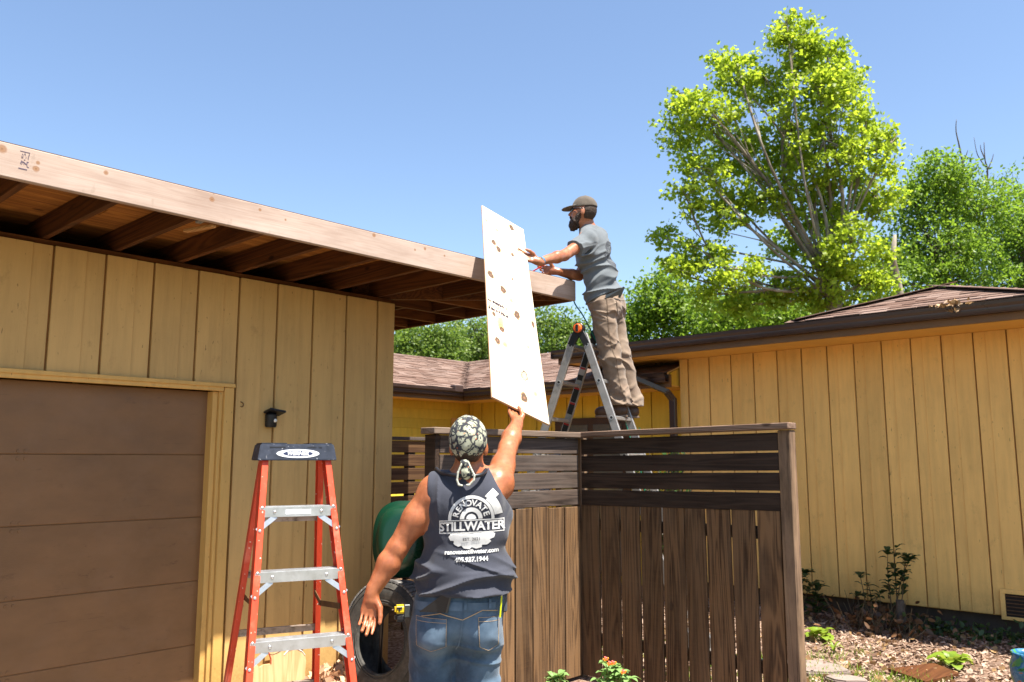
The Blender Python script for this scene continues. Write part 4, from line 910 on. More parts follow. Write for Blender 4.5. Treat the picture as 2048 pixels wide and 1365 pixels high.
def tree(name, label, base, lobes, dist, nclump, per, lsize, lmat, bark, tr_r, fork, seed, spread=0.26, group=None, lobed=5, twigs=True, shell=0.55, lobe_k=1.0, limb_k=0.14):
    """lobes: (px, py, rx, ry[, ddepth]) of the photograph at this tree's distance"""
    rg = np.random.default_rng(seed); base = Vector(base); pm = dist / 1686.0
    t = empty(name, base, label, 'tree', group)
    tk = MB(); fk = W(fork[0], fork[1], dist)
    mid = base.lerp(fk, 0.5) + VR * 0.15
    tk.tube(catmull([base, mid, fk], 6), [tr_r * (1 - 0.4 * i / 12) for i in range(13)], 10)
    pts = []; Lb = []
    areas = np.array([l[2] * l[3] for l in lobes]); areas = areas / areas.sum()
    for l, ar in zip(lobes, areas):
        c = W(l[0], l[1], dist + (l[4] if len(l) > 4 else rg.normal() * dist * 0.022)); rx, ry = l[2] * pm * lobe_k, l[3] * pm * lobe_k; rd = (rx + ry) / 2 * 0.65
        k = (c - fk).length
        st_ = fk.lerp(base, rg.uniform(0, 0.12))
        m1 = st_.lerp(c, 0.5) + Vector(rg.normal(size=3) * 0.06 * k) - VU * 0.05 * k; path = catmull([st_, m1, c, c + (c - m1).normalized() * 0.35 * min(rx, ry)], 5)
        r0 = tr_r * limb_k * min(1.3, max(0.45, math.sqrt(ar * len(lobes)))); tk.tube(path, [r0 * (1 - 0.9 * i / (len(path) - 1)) + 0.008 for i in range(len(path))], 7)
        nc = max(3, int(nclump * ar))
        for _ in range(nc):
            v = rg.normal(size=3); v /= np.linalg.norm(v); rad = rg.uniform(0, 1) ** (1 / 3.0) if rg.random() > shell else rg.uniform(0.8, 1.08)
            p = c + VR * (v[0] * rad * rx) + VF * (v[1] * rad * rd) + VU * (v[2] * rad * ry)
            if twigs and rg.random() < 0.55:
                q = path[int(rg.uniform(0.35, 0.98) * (len(path) - 1))]; mm = q.lerp(p, 0.55) + Vector(rg.normal(size=3) * 0.08); tk.tube([q, mm, p], [0.010 + r0 * 0.10, 0.007 + r0 * 0.05, 0.003], 5, False)
            sc = rg.uniform(0.6, 1.25); n = int(per * sc)
            Lb.append(np.array(p)[None] + rg.normal(size=(n, 3)) * (spread * sc) * np.array([1, 1, 0.62]))
    tk.build('trunk', bark, t, smooth=True)
    cr = leafcloud('crown', np.concatenate(Lb), lsize, lmat, t, seed + 1, 0.5, lobed); tag(cr, kind='stuff'); return t

D1 = 19.0
syc = [(1600, 95, 62, 70), (1575, 60, 22, 45), (1655, 120, 38, 55), (1690, 165, 40, 60), (1640, 200, 85, 70), (1540, 175, 45, 60), (1480, 150, 45, 48), (1440, 130, 24, 42), (1420, 220, 62, 60), (1370, 200, 34, 42), (1355, 270, 30, 48), (1480, 300, 80, 60), (1560, 290, 60, 60), (1650, 300, 85, 70), (1730, 260, 45, 62), (1775, 300, 34, 62), (1400, 345, 55, 42), (1370, 390, 40, 32), (1450, 420, 75, 45), (1560, 390, 85, 55), (1660, 410, 80, 60), (1750, 390, 55, 62), (1600, 480, 85, 45), (1700, 490, 62, 50), (1340, 480, 34, 30), (1400, 500, 60, 40), (1480, 540, 55, 34), (1350, 545, 45, 30), (1640, 560, 70, 45), (1600, 600, 70, 30), (1690, 610, 60, 30), (1500, 610, 60, 30), (1760, 540, 40, 45), (1720, 570, 45, 40), (1560, 580, 60, 35), (1430, 590, 60, 35)]
tree('sycamore_tree', 'tall yellow-green sycamore with pale limbs, rising behind the house roof', (Vector(W(1700, 680, D1).to_tuple()[:2] + (0,))), syc, D1, 820, 46, 0.085, M['leaf_syc'], M['bark_pale'], 0.26, (1655, 540), 21, 0.135, shell=0.3, lobe_k=0.98)
D2 = 24.0
oak = [(1890, 380, 75, 55), (1900, 340, 45, 35), (1830, 420, 60, 50), (1960, 430, 80, 60), (1870, 500, 90, 60), (1790, 510, 55, 50), (1800, 570, 75, 40), (1930, 540, 90, 60)]
tree('oak_tree', 'dense green tree right of the sycamore, behind the roof apex', Vector(W(1880, 680, D2).to_tuple()[:2] + (0,)), oak, D2, 330, 70, 0.105, M['leaf_mid'], M['bark'], 0.24, (1880, 560), 31, 0.24, 'trees behind the house', 4)
D3 = 27.0
oak2 = [(2040, 400, 60, 60), (2010, 480, 70, 60), (2070, 500, 80, 80), (2020, 560, 80, 50), (2090, 420, 50, 60), (2120, 540, 80, 70)]
tree('oak_tree', 'loose green tree cut off by the right edge of the picture', Vector(W(2060, 680, D3).to_tuple()[:2] + (0,)), oak2, D3, 250, 66, 0.11, M['leaf_mid'], M['bark'], 0.24, (2050, 580), 41, 0.26, 'trees behind the house', 4)
D4 = 30.0
bk = [([(800, 690, 45, 45), (850, 680, 60, 50), (830, 720, 70, 40), (890, 710, 50, 50)], 845, 'dense green tree just right of the garage corner'),
      ([(950, 670, 60, 50), (920, 700, 60, 45), (1000, 690, 60, 60), (970, 720, 70, 40)], 960, 'dense dark green tree behind the plywood sheet'),
      ([(1100, 650, 50, 40), (1075, 690, 60, 50), (1140, 680, 55, 50), (1110, 720, 70, 40), (1180, 700, 50, 40)], 1110, 'pale green tree between the plywood and the man on the ladder'),
      ([(1290, 620, 55, 50), (1340, 590, 55, 50), (1260, 660, 45, 45), (1330, 650, 70, 45), (1390, 640, 50, 45)], 1310, 'leafy tree just right of the man on the ladder'),
      ([(1440, 630, 60, 45), (1500, 620, 65, 50), (1480, 660, 80, 40), (1560, 640, 60, 45), (1600, 650, 50, 35)], 1500, 'bushy tree below the sycamore limbs, above the gutter')]
for i, (lb, px, lab) in enumerate(bk):
    dd = D4 + (0, 2, 1, -5, -7)[i]
    tree('yard_tree', lab, Vector(W(px, 760, dd).to_tuple()[:2] + (0,)), lb, dd, 190, 60, 0.115, M['leaf_back'] if i < 3 else M['leaf_mid'], M['bark'], 0.22, (px, 730), 60 + i, 0.28, 'trees behind the rear roof', 4, shell=0.4)
# low distant foliage closing the gaps under the crowns
hp = []
for i in range(260):
    px = RNG.uniform(740, 1700); c = W(px, RNG.uniform(735, 900), 38 + RNG.normal() * 2); hp.append(np.array(c)[None] + RNG.normal(size=(34, 3)) * 0.5)
hd = leafcloud('woodland', np.concatenate(hp), 0.24, M['leaf_back'], None, 77, 0.4, 4); tag(hd, 'mass of distant green woodland behind the houses', 'woodland', kind='stuff')
# bare trunk and dead twigs
tb = W(1797, 640, 22); b0 = Vector((tb.x, tb.y, 0)); dt = empty('pale_trunk', b0, 'bare pale tree trunk showing between the sycamore and the roof', 'tree')
MB().tube([b0, W(1805, 640, 22), W(1797, 580, 22), W(1785, 520, 22), W(1790, 470, 22)], [0.14, 0.12, 0.11, 0.09, 0.04], 10).build('trunk', M['bark_pale'], dt, smooth=True)
for (nm, stems) in (('left', [[(1935, 420), (1925, 330), (1918, 290), (1912, 262), (1913, 240)], [(1925, 330), (1932, 312), (1936, 300)]]), ('right', [[(1965, 440), (1975, 350), (1970, 320), (1968, 285)], [(1972, 335), (1955, 310), (1948, 275)], [(1973, 345), (1984, 320), (1987, 308)], [(1970, 318), (1962, 300), (1961, 290)]])):
    e = empty('dead_branch', W(*stems[0][0], 24.5), 'bare dead twig standing above the trees, %s of the pair' % ('left' if nm == 'left' else 'right'), 'branch', 'dead twigs above the trees')
    m = MB()
    for j, s in enumerate(stems): m.tube(catmull([W(x, y, 24.5) for x, y in s], 4), [0.035 * (1 - 0.75 * i / (4 * (len(s) - 1))) * (1 if j == 0 else .6) for i in range(4 * (len(s) - 1) + 1)], 6)
    m.build('twig', M['bark'], e, smooth=True)

# ================================================================== ground cover and small plants
def chips(name, n, region, size, mat, seed, zsp=0.03, label=None, cat=None):
    rg = np.random.default_rng(seed); P = region(rg, n); P[:, 2] = np.abs(rg.normal(size=n)) * zsp * 0.4 + 0.004 + P[:, 2]
    a = rg.uniform(0, 6.283, n); t = np.stack([np.cos(a), np.sin(a), rg.normal(size=n) * 0.35], 1); b = np.stack([-np.sin(a), np.cos(a), rg.normal(size=n) * 0.5], 1)
    l = size * rg.uniform(0.4, 1.5, (n, 1)); w = l * rg.uniform(0.2, 0.5, (n, 1))
    V = np.stack([P - t * l - b * w, P + t * l - b * w * .7, P + t * l * .9 + b * w, P - t * l * 0.9 + b * w * .8], 1).reshape(-1, 3); V[:, 2] = np.maximum(V[:, 2], 0.003)
    o = big(name, V, (np.arange(n * 4).reshape(-1, 4)), mat); return tag(o, label, cat, kind='stuff')
M['chip'] = m_leaf('bark_chip', (0.09, 0.05, 0.03), (0.42, 0.30, 0.225), 0.0, None, 0.9)
def reg(rg, n):
    x = rg.uniform(5.5, 9.2, n); y = rg.uniform(1.2, 6.0, n); return np.stack([x, y, np.zeros(n)], 1)
chips('mulch', 16000, reg, 0.020, M['chip'], 3, label='scattered bark mulch covering the bed by the yellow wall', cat='mulch')
M['litter'] = m_leaf('leaf_litter', (0.30, 0.17, 0.09), (0.66, 0.44, 0.29), 0.15, None, 0.8)
def heap(rg, n):
    x = rg.uniform(3.15, 4.35, n); y = rg.uniform(4.75, 5.45, n); h = 0.15 * np.exp(-((x - 3.85) / .35) ** 2) * np.clip((y - 4.75) / .6, 0, 1); return np.stack([x, y, h * rg.uniform(.3, 1, n)], 1)
rg_ = np.random.default_rng(8); lp = heap(rg_, 1500); lf = leafcloud('leaf_litter', lp + np.array([0, 0, 0.02]), 0.075, M['litter'], None, 9, 0.8, 5); tag(lf, 'dry tan leaf litter heaped along the foot of the garage wall', 'leaf litter', kind='stuff')
mound = []
ml = np.stack([RNG.uniform(5.6, 9.1, 700), RNG.uniform(1.3, 5.0, 700), np.abs(RNG.normal(size=700)) * .012 + .012], 1)
tag(leafcloud('fallen_leaves', ml, 0.05, M['dryleaf'], None, 19, 1.2, 5), 'dry brown fallen leaves scattered over the mulch bed', 'leaves', kind='stuff')
# grass blades
def blades(name, centres, n, h, mat, seed, label, cat, spread=0.1):
    rg = np.random.default_rng(seed); V = []; 
    for c in centres:
        for _ in range(n):
            b = Vector(c) + Vector((rg.normal() * spread, rg.normal() * spread, 0)); a = rg.uniform(0, 6.283); w = Vector((math.cos(a), math.sin(a), 0)) * 0.0035; hh = h * rg.uniform(.5, 1.2); tip = b + Vector((rg.normal() * hh * .4, rg.normal() * hh * .4, hh)); md = b.lerp(tip, .55) + Vector((0, 0, hh * .12))
            V += [b - w, b + w, md + w * .8, md - w * .8, md - w * .8, md + w * .8, tip + w * .1, tip - w * .1]
    o = big(name, np.array([tuple(p) for p in V]), np.arange(len(V)).reshape(-1, 4), mat); return tag(o, label, cat, kind='stuff')
M['grass'] = m_leaf('grass_blade', (0.09, 0.17, 0.02), (0.24, 0.34, 0.04), 0.4, (0.35, 0.48, 0.05))
gcs = [onpl(x, y, 2, 0) for x, y in ((1605, 1355), (1640, 1362), (1665, 1350), (1700, 1358), (1740, 1362), (1765, 1356), (1800, 1364), (1830, 1366), (1610, 1340), (1720, 1310), (1660, 1318), (1620, 1318))] + [Vector((RNG.uniform(5.6, 7.0), RNG.uniform(2.2, 4.6), 0)) for _ in range(46)]
blades('grass', gcs, 40, 0.06, M['grass'], 4, 'thin green grass sprouting through the mulch by the fence', 'grass', 0.10)
# lime-leaved plants
M['lime'] = m_leaf('lime_leaf', (0.10, 0.19, 0.015), (0.22, 0.31, 0.03), 0.35, (0.55, 0.65, 0.08))
M['darkleaf'] = m_leaf('dark_leaf', (0.018, 0.040, 0.014), (0.045, 0.085, 0.024), 0.25, (0.08, 0.16, 0.03))
M['stem'] = m_flat('plant_stem', (0.10, 0.075, 0.04), 0.8)
M['greenstem'] = m_flat('green_stem', (0.16, 0.22, 0.05), 0.7)
def leafblade(mb, base, dirv, length, width, curl=0.3, lobes=True):
    d = Vector(dirv).normalized(); s = d.cross(VU).normalized(); up = s.cross(d).normalized(); n = 7; rows = []
    for i in range(n):
        t = i / (n - 1); w = width * math.sin(math.pi * min(1, t * .9 + .08)) ** .7 * (1 + (0.16 if (lobes and i % 2) else -0.06)); c = base + d * length * t + up * (0.18 * length * math.sin(t * 2.6)) - VU * curl * length * t * t
        rows.append((c - s * w / 2 + up * .12 * w, c, c + s * w / 2 + up * .12 * w))
    b = len(mb.v); mb.v += [q for r in rows for q in r]; mb.f += [[b + 3 * i + k, b + 3 * i + k + 1, b + 3 * i + k + 4, b + 3 * i + k + 3] for i in range(n - 1) for k in (0, 1)]
def rosette(name, loc, n, ln, wd, label, mat, seed, elev=(0.1, 0.7)):
    rg = random.Random(seed); e = empty(name, loc, label, 'plant')
    for i in range(n):
        a = 2 * math.pi * i / n + rg.uniform(-.3, .3); el = rg.uniform(*elev); st0 = Vector(loc); dv = Vector((math.cos(a) * math.cos(el), math.sin(a) * math.cos(el), math.sin(el))); p = st0 + dv * ln * rg.uniform(.3, .8) + VU * 0.02
        mb = MB(); leafblade(mb, p, dv, ln * rg.uniform(.8, 1.2), wd * rg.uniform(.8, 1.2)); mb.build('leaf', mat, e, smooth=True)
        MB().tube([st0, p], 0.004, 5).build('leaf_stalk', M['greenstem'], e)
rosette('lime_plant', onpl(1640, 1282, 2, 0.0), 20, 0.105, 0.095, 'lime green rosette plant in the mulch nearest the fence post', M['lime'], 3)
rosette('lime_plant', onpl(1905, 1336, 2, 0.0), 21, 0.11, 0.10, 'lime green leafy plant beside the brown board on the mulch', M['lime'], 6)
sp0 = onpl(1668, 1308, 2, 0); sk = empty('strap_plant', sp0, 'small strap-leaved plant with arching blades in the mulch', 'plant')
for a in range(8):
    t = a * 0.85; mb = MB(); dv = Vector((math.cos(t), math.sin(t), 1.3)); leafblade(mb, sp0, dv, 0.24 if a % 2 else 0.17, 0.020, 0.55, False); mb.build('leaf', M['lime'] if a % 3 else M['grass'], sk, smooth=True)
def shrub(name, label, base, stems, lmat, lsize, nleaf, seed, smat=None, curl=0.1):
    """stems: lists of photo points at the base's distance"""
    rg = random.Random(seed); e = empty(name, base, label, 'plant'); mb = MB(); lv = 0
    for s in stems:
        path = catmull([Vector(p) for p in s], 4); mb.tube(path, [0.007 * (1 - .7 * i / len(path)) for i in range(len(path))], 5)
    mb.build('stem', smat or M['stem'], e)
    for s in stems:
        path = catmull([Vector(p) for p in s], 6); n = nleaf
        for k in range(n):
            t = rg.uniform(0.35, 1.0); p = path[min(len(path) - 1, int(t * (len(path) - 1)))]; a = rg.uniform(0, 6.283); dv = Vector((math.cos(a), math.sin(a), rg.uniform(-.2, .5))); lb = MB()
            leafblade(lb, p, dv, lsize * rg.uniform(.7, 1.3), lsize * rg.uniform(.5, .8), curl); lb.build('leaf', lmat, e, smooth=True); lv += 1
dS = 9.6
sb = onpl(1790, 1232, 2, 0.0); sb.x = 8.85
def S(px, py, k=0.0): q = onpl(px, py, 0, 8.85 + k); return q
shrub('wall_sapling', 'young leafy sapling growing against the yellow wall', sb, [[S(1792, 1240), S(1793, 1180), S(1788, 1130), S(1793, 1092)], [S(1786, 1240), S(1780, 1190), S(1775, 1140), S(1776, 1100)], [S(1798, 1240), S(1805, 1190), S(1808, 1140), S(1815, 1112)], [S(1790, 1235), S(1800, 1170), S(1815, 1128), S(1825, 1118)]], M['darkleaf'], 0.085, 26, 4)
sb2 = S(1728, 1240); sb2.z = 0
shrub('dark_shrub', 'low dark shrub left of the sapling by the wall', sb2, [[S(1735, 1245), S(1730, 1200), S(1722, 1160), S(1720, 1150)], [S(1740, 1245), S(1742, 1195), S(1735, 1165)], [S(1745, 1245), S(1752, 1200), S(1765, 1185)], [S(1730, 1245), S(1718, 1210), S(1712, 1180)]], M['darkleaf'], 0.085, 11, 5)
iv = S(1605, 1200, -0.1); iv.z = 0
shrub('ivy', 'dark ivy creeping up the wall foot beside the fence post', iv, [[S(1590, 1240), S(1595, 1190), S(1605, 1150), S(1620, 1150)], [S(1600, 1240), S(1612, 1190), S(1630, 1165)], [S(1610, 1245), S(1630, 1200), S(1640, 1170)], [S(1592, 1220), S(1600, 1170), S(1590, 1145)], [S(1620, 1250), S(1640, 1215), S(1632, 1195)]], M['darkleaf'], 0.12, 12, 6)
# stump and dead brush
sb3 = S(1775, 1235); dbr = empty('dead_brush', (sb3.x - 0.15, sb3.y, 0), 'tangle of dead brown twigs and leaves below the sapling', 'brush')
m = MB(); rgs = random.Random(9)
for i in range(46):
    a = Vector((sb3.x - 0.2 + rgs.uniform(-.25, .2), sb3.y + rgs.uniform(-.35, .35), 0)); b = a + Vector((rgs.uniform(-.12, .12), rgs.uniform(-.16, .16), rgs.uniform(.12, .34))); m.tube([a, a.lerp(b, .5) + Vector((rgs.uniform(-.03, .03), rgs.uniform(-.03, .03), 0)), b], [.006, .004, .002], 4, False)
m.build('twigs', M['stem'], dbr)
pts = [(sb3.x - 0.2 + RNG.normal() * .16, sb3.y + RNG.normal() * .26, abs(RNG.normal()) * .10 + .02) for _ in range(220)]
tag(leafcloud('dead_leaves', pts, 0.075, m_leaf('dead_leaf', (0.035, 0.02, 0.012), (0.20, 0.10, 0.045), 0.1), dbr, 12), kind='stuff')
stp = S(1803, 1215); MB().cyl((stp.x - .02, stp.y, 0), (stp.x - .03, stp.y, 0.30), 0.045, 0.04, 9).build('stump', M['bark'], dbr)
pts = [(8.9 + RNG.normal() * .12, RNG.uniform(1.6, 3.2), abs(RNG.normal()) * .06 + .02) for _ in range(420)]
tag(leafcloud('ground_ivy', pts, 0.06, M['darkleaf'], None, 13, 0.8), 'low dark ground cover in the shade at the wall foot', 'ground cover', kind='stuff')
# bush seen over the fence
bb_ = onpl(1325, 880, 0, 7.6); bs = empty('holly_bush', (bb_.x, bb_.y, 0), 'glossy dark green bush behind the fence under the downspout', 'bush'); pts = []; m = MB(); rgs = random.Random(14)
for i in range(26):
    top = Vector((bb_.x + rgs.uniform(-.3, .3), bb_.y + rgs.uniform(-.38, .38), rgs.uniform(1.35, 1.95 if i > 3 else 2.2))); bt = Vector((bb_.x, bb_.y, 0.2)); md = bt.lerp(top, .6) + Vector((rgs.uniform(-.1, .1), rgs.uniform(-.1, .1), 0)); m.tube([bt, md, top], [.012, .008, .003], 5)
    for k in range(46):
        t = rgs.uniform(.3, 1); p = (bt.lerp(md, t / .6) if t < .6 else md.lerp(top, (t - .6) / .4)); pts.append((p.x + rgs.gauss(0, .04), p.y + rgs.gauss(0, .04), p.z + rgs.gauss(0, .03)))
m.build('stems', M['bark'], bs); tag(leafcloud('foliage', pts, 0.055, m_leaf('holly_leaf', (0.02, 0.05, 0.012), (0.06, 0.115, 0.03), 0.25, (0.12, 0.22, 0.03), 0.25), bs, 15), kind='stuff')
# lantana in front of the fence
M['lant'] = m_leaf('lantana_leaf', (0.10, 0.22, 0.055), (0.26, 0.40, 0.14), 0.3, (0.3, 0.5, 0.08))
M['petal_o'] = m_flat('orange_petal', (0.85, 0.25, 0.02), 0.6); M['petal_p'] = m_flat('pink_petal', (0.85, 0.16, 0.13), 0.6)
def lantana(label, base, tips, seed, flowers):
    rg = random.Random(seed); e = empty('lantana', base, label, 'plant'); mb = MB()
    for tp in tips: mb.tube([base, base.lerp(tp, .55) + Vector((0, 0, .05)), tp], [.008, .006, .003], 5)
    mb.build('stem', M['greenstem'], e)
    for tp in tips:
        for k in range(16):
            t = rg.uniform(.45, 1); p = base.lerp(tp, t) + Vector((0, 0, .05 * math.sin(t * 3))); a = rg.uniform(0, 6.283); lb = MB(); leafblade(lb, p, (math.cos(a), math.sin(a), rg.uniform(0, .5)), rg.uniform(.05, .085), rg.uniform(.035, .05), .25, False); lb.build('leaf', M['lant'], e, smooth=True)
    for fp in flowers:
        for k in range(9):
            a = k * 2.4; r = .006 * math.sqrt(k); q = fp + VR * (r * math.cos(a)) + VU * (r * math.sin(a) * .7) - VF * .004
            MB().lathe([(0, .005), (.005, .003), (.0065, 0)], q, -VF + VU * .6, 7).build('petal', M['petal_p'] if k % 3 == 0 else M['petal_o'], e, smooth=True)
bl_ = W(1225, 1470, 5.6); bl_.z = 0
lantana('orange-flowered lantana at the foot of the shaded fence', bl_, [W(1212, 1330, 5.45), W(1225, 1335, 5.6), W(1245, 1350, 5.5), W(1205, 1345, 5.6), W(1235, 1340, 5.65), W(1262, 1360, 5.5), W(1195, 1362, 5.5)], 3, [W(1211, 1318, 5.45), W(1219, 1327, 5.45), W(1226, 1326, 5.45), W(1246, 1344, 5.45)])
bl2 = W(1118, 1480, 5.5); bl2.z = 0
lantana('small green sprig poking up in front of the sunlit planks', bl2, [W(1103, 1354, 5.4), W(1120, 1352, 5.4), W(1112, 1362, 5.45)], 8, [])
# board, stones, painted pot
q = [onpl(x, y, 2, 0.03) for x, y in ((1776, 1340), (1868, 1329), (1918, 1349), (1850, 1366))]
bd = MB(); bd.add([p + Vector((0, 0, -.012)) for p in q] + [p + Vector((0, 0, .012)) for p in q], [[3, 2, 1, 0], [4, 5, 6, 7], [0, 1, 5, 4], [1, 2, 6, 5], [2, 3, 7, 6], [3, 0, 4, 7]])
tag(bd.build('loose_board', m_wood('red_brown_board', (0.115, 0.042, 0.014), (0.055, 0.018, 0.006), 'X', 6, .06, .6, .05), None, .003), 'red-brown board lying flat on the mulch', 'board')
def stone(label, cpx, cpy, rx, ry, seed):
    c = onpl(cpx, cpy, 2, 0.0); rg = random.Random(seed); n = 9; ring = [c + Vector((rx * math.cos(6.283 * i / n) * rg.uniform(.75, 1.1), ry * math.sin(6.283 * i / n) * rg.uniform(.75, 1.1), 0)) for i in range(n)]
    m = MB(); m.add(ring + [p + Vector((0, 0, .045 + rg.uniform(-.006, .006))) for p in ring], [list(range(n, 2 * n))] + [[i, (i + 1) % n, n + (i + 1) % n, n + i] for i in range(n)])
    tag(m.build('flagstone', M['stone'], None, .012, seg=2), label, 'stone', 'flagstones in the mulch bed')
M['stone'] = m_flat('pinkish_stone', (0.22, 0.17, 0.145), .85, var=.2, scale=9, bump=.4)
stone('larger pale flagstone beside the end post of the fence', 1618, 1342, .22, .30, 2); stone('smaller flagstone at the bottom edge, right of the larger one', 1693, 1368, .13, .16, 4)
def m_pot():
    t = NT('painted_glaze'); o = t.obj(); v = t.noise(o, 7, 3, .5, 2.0)
    col = t.ramp(v, [(0.25, (0.02, 0.10, 0.03)), (0.42, (0.05, 0.22, 0.07)), (0.5, (0.02, 0.12, 0.24)), (0.58, (0.06, 0.18, 0.30)), (0.66, (0.35, 0.12, 0.03)), (0.75, (0.28, 0.3, 0.3))], 'CONSTANT'); return t.fin(col, .25, spec=.5)
pc_ = onpl(2070, 1405, 2, 0.0); pot = empty('painted_pot', pc_, 'green and blue painted pot cut by the right edge of the picture', 'pot')
MB().lathe([(0.0, .004), (.085, .0), (.10, .05), (.135, .16), (.140, .24), (.120, .30), (.128, .33), (.118, .335), (.108, .30), (.12, .24), (.09, .05), (0, .03)], pc_, VU, 40).build('body', m_pot(), pot, smooth=True)

# ================================================================== people
class SDF:
    """distance grid in the frame (VR, VF, VU); surface taken out with surface nets"""
    A = np.array([RT, FH, UP])
    def __init__(s, lo, hi, h):
        s.h = h; s.lo = np.array(lo, float); s.n = np.ceil((np.array(hi) - s.lo) / h).astype(int) + 1
        s.d = np.full(s.n, 0.4, np.float32); s.ax = [s.lo[i] + h * np.arange(s.n[i]) for i in range(3)]
    @staticmethod
    def loc(p): return SDF.A @ np.array(p, float)
    def sub(s, lo, hi):
        a = np.clip(((lo - s.lo) / s.h).astype(int), 0, s.n - 1); b = np.clip(((hi - s.lo) / s.h).astype(int) + 2, 1, s.n)
        sl = tuple(slice(a[i], b[i]) for i in range(3))
        X = s.ax[0][sl[0]][:, None, None]; Y = s.ax[1][sl[1]][None, :, None]; Z = s.ax[2][sl[2]][None, None, :]
        return sl, X, Y, Z
    def uni(s, sl, e, k):
        a = s.d[sl]
        if k > 0:
            hh = np.clip(0.5 + 0.5 * (a - e) / k, 0, 1); s.d[sl] = (a * (1 - hh) + e * hh - k * hh * (1 - hh)).astype(np.float32)
        else: s.d[sl] = np.minimum(a, e)
    def cone(s, a, b, ra, rb, k=0.02, wl=True):
        a = s.loc(a) if wl else np.array(a); b = s.loc(b) if wl else np.array(b); m = max(ra, rb) + k + 4 * s.h
        sl, X, Y, Z = s.sub(np.minimum(a, b) - m, np.maximum(a, b) + m)
        ba = b - a; L = ba @ ba + 1e-12; t = np.clip(((X - a[0]) * ba[0] + (Y - a[1]) * ba[1] + (Z - a[2]) * ba[2]) / L, 0, 1)
        e = np.sqrt((X - a[0] - t * ba[0]) ** 2 + (Y - a[1] - t * ba[1]) ** 2 + (Z - a[2] - t * ba[2]) ** 2) - (ra + (rb - ra) * t)
        s.uni(sl, e, k); return s
    def ell(s, c, r, axes=None, k=0.03, cut=False):
        c = s.loc(c); r = np.array(r, float); Q = np.array([s.loc(v) for v in axes]) if axes is not None else np.eye(3); m = max(r) + abs(k) + 4 * s.h
        sl, X, Y, Z = s.sub(c - m, c + m); p = [Q[i][0] * (X - c[0]) + Q[i][1] * (Y - c[1]) + Q[i][2] * (Z - c[2]) for i in range(3)]
        k0 = np.sqrt(sum((p[i] / r[i]) ** 2 for i in range(3))) + 1e-9; k1 = np.sqrt(sum((p[i] / r[i] ** 2) ** 2 for i in range(3))) + 1e-9; e = k0 * (k0 - 1) / k1
        if cut: s.d[sl] = np.maximum(s.d[sl], -e)
        else: s.uni(sl, e, k)
        return s
    def grid(s): return s.ax[0][:, None, None], s.ax[1][None, :, None], s.ax[2][None, None, :]
    def cut(s, p, n):            # removes the side n points to
        p = s.loc(p); n = s.loc(n); n = n / np.linalg.norm(n); X, Y, Z = s.grid()
        s.d = np.maximum(s.d, ((X - p[0]) * n[0] + (Y - p[1]) * n[1] + (Z - p[2]) * n[2])).astype(np.float32); return s
    def disp(s, fn, band=0.05):
        ix = np.argwhere(np.abs(s.d) < band); P = s.lo + ix * s.h; s.d[tuple(ix.T)] -= fn(P).astype(np.float32); return s
    def mesh(s, name, mat, parent=None, relax=1):
        d = s.d; ins = d < 0; n = s.n
        cnt = np.zeros(n - 1, np.int8)
        offs = [(i, j, k) for i in (0, 1) for j in (0, 1) for k in (0, 1)]
        for (i, j, k) in offs: cnt += ins[i:n[0] - 1 + i, j:n[1] - 1 + j, k:n[2] - 1 + k]
        ac = np.argwhere((cnt > 0) & (cnt < 8)); vid = np.full(n - 1, -1, np.int32); vid[tuple(ac.T)] = np.arange(len(ac))
        val = np.stack([d[ac[:, 0] + i, ac[:, 1] + j, ac[:, 2] + k] for (i, j, k) in offs], 1); acc = np.zeros((len(ac), 3)); num = np.zeros(len(ac))
        for a in range(8):
            for b in range(a + 1, 8):
                df = np.array(offs[b]) - np.array(offs[a])
                if np.abs(df).sum() != 1: continue
                va, vb = val[:, a], val[:, b]; m = (va < 0) != (vb < 0); t = np.where(m, va / np.where(m, va - vb, 1), 0)
                acc += m[:, None] * (np.array(offs[a])[None] + t[:, None] * df[None]); num += m
        V = s.lo + s.h * (ac + acc / num[:, None]); Q = []
        for ax in range(3):
            sl0 = [slice(None)] * 3; sl1 = [slice(None)] * 3; sl0[ax] = slice(0, n[ax] - 1); sl1[ax] = slice(1, n[ax])
            e = np.argwhere(ins[tuple(sl0)] != ins[tuple(sl1)]); u, v = (ax + 1) % 3, (ax + 2) % 3
            e = e[(e[:, u] > 0) & (e[:, v] > 0) & (e[:, u] < n[u] - 1) & (e[:, v] < n[v] - 1)]
            def g(du, dv):
                q = e.copy(); q[:, u] -= du; q[:, v] -= dv; return vid[tuple(q.T)]
            q = np.stack([g(1, 1), g(0, 1), g(0, 0), g(1, 0)], 1); fl = ins[tuple(e.T)]; q[~fl] = q[~fl][:, ::-1]; Q.append(q)
        Q = np.concatenate(Q); Q = Q[(Q >= 0).all(1)]
        for _ in range(relax):
            S_ = np.zeros_like(V); C_ = np.zeros(len(V))
            for a in range(4):
                i, j = Q[:, a], Q[:, (a + 1) % 4]; np.add.at(S_, i, V[j]); np.add.at(S_, j, V[i]); np.add.at(C_, i, 1); np.add.at(C_, j, 1)
            V = V * 0.5 + 0.5 * S_ / np.maximum(C_, 1)[:, None]
        Wd = V @ SDF.A
        return big(name, Wd, Q, mat, parent, True)
_LAT = np.random.default_rng(99).uniform(-1, 1, (24, 24, 24))
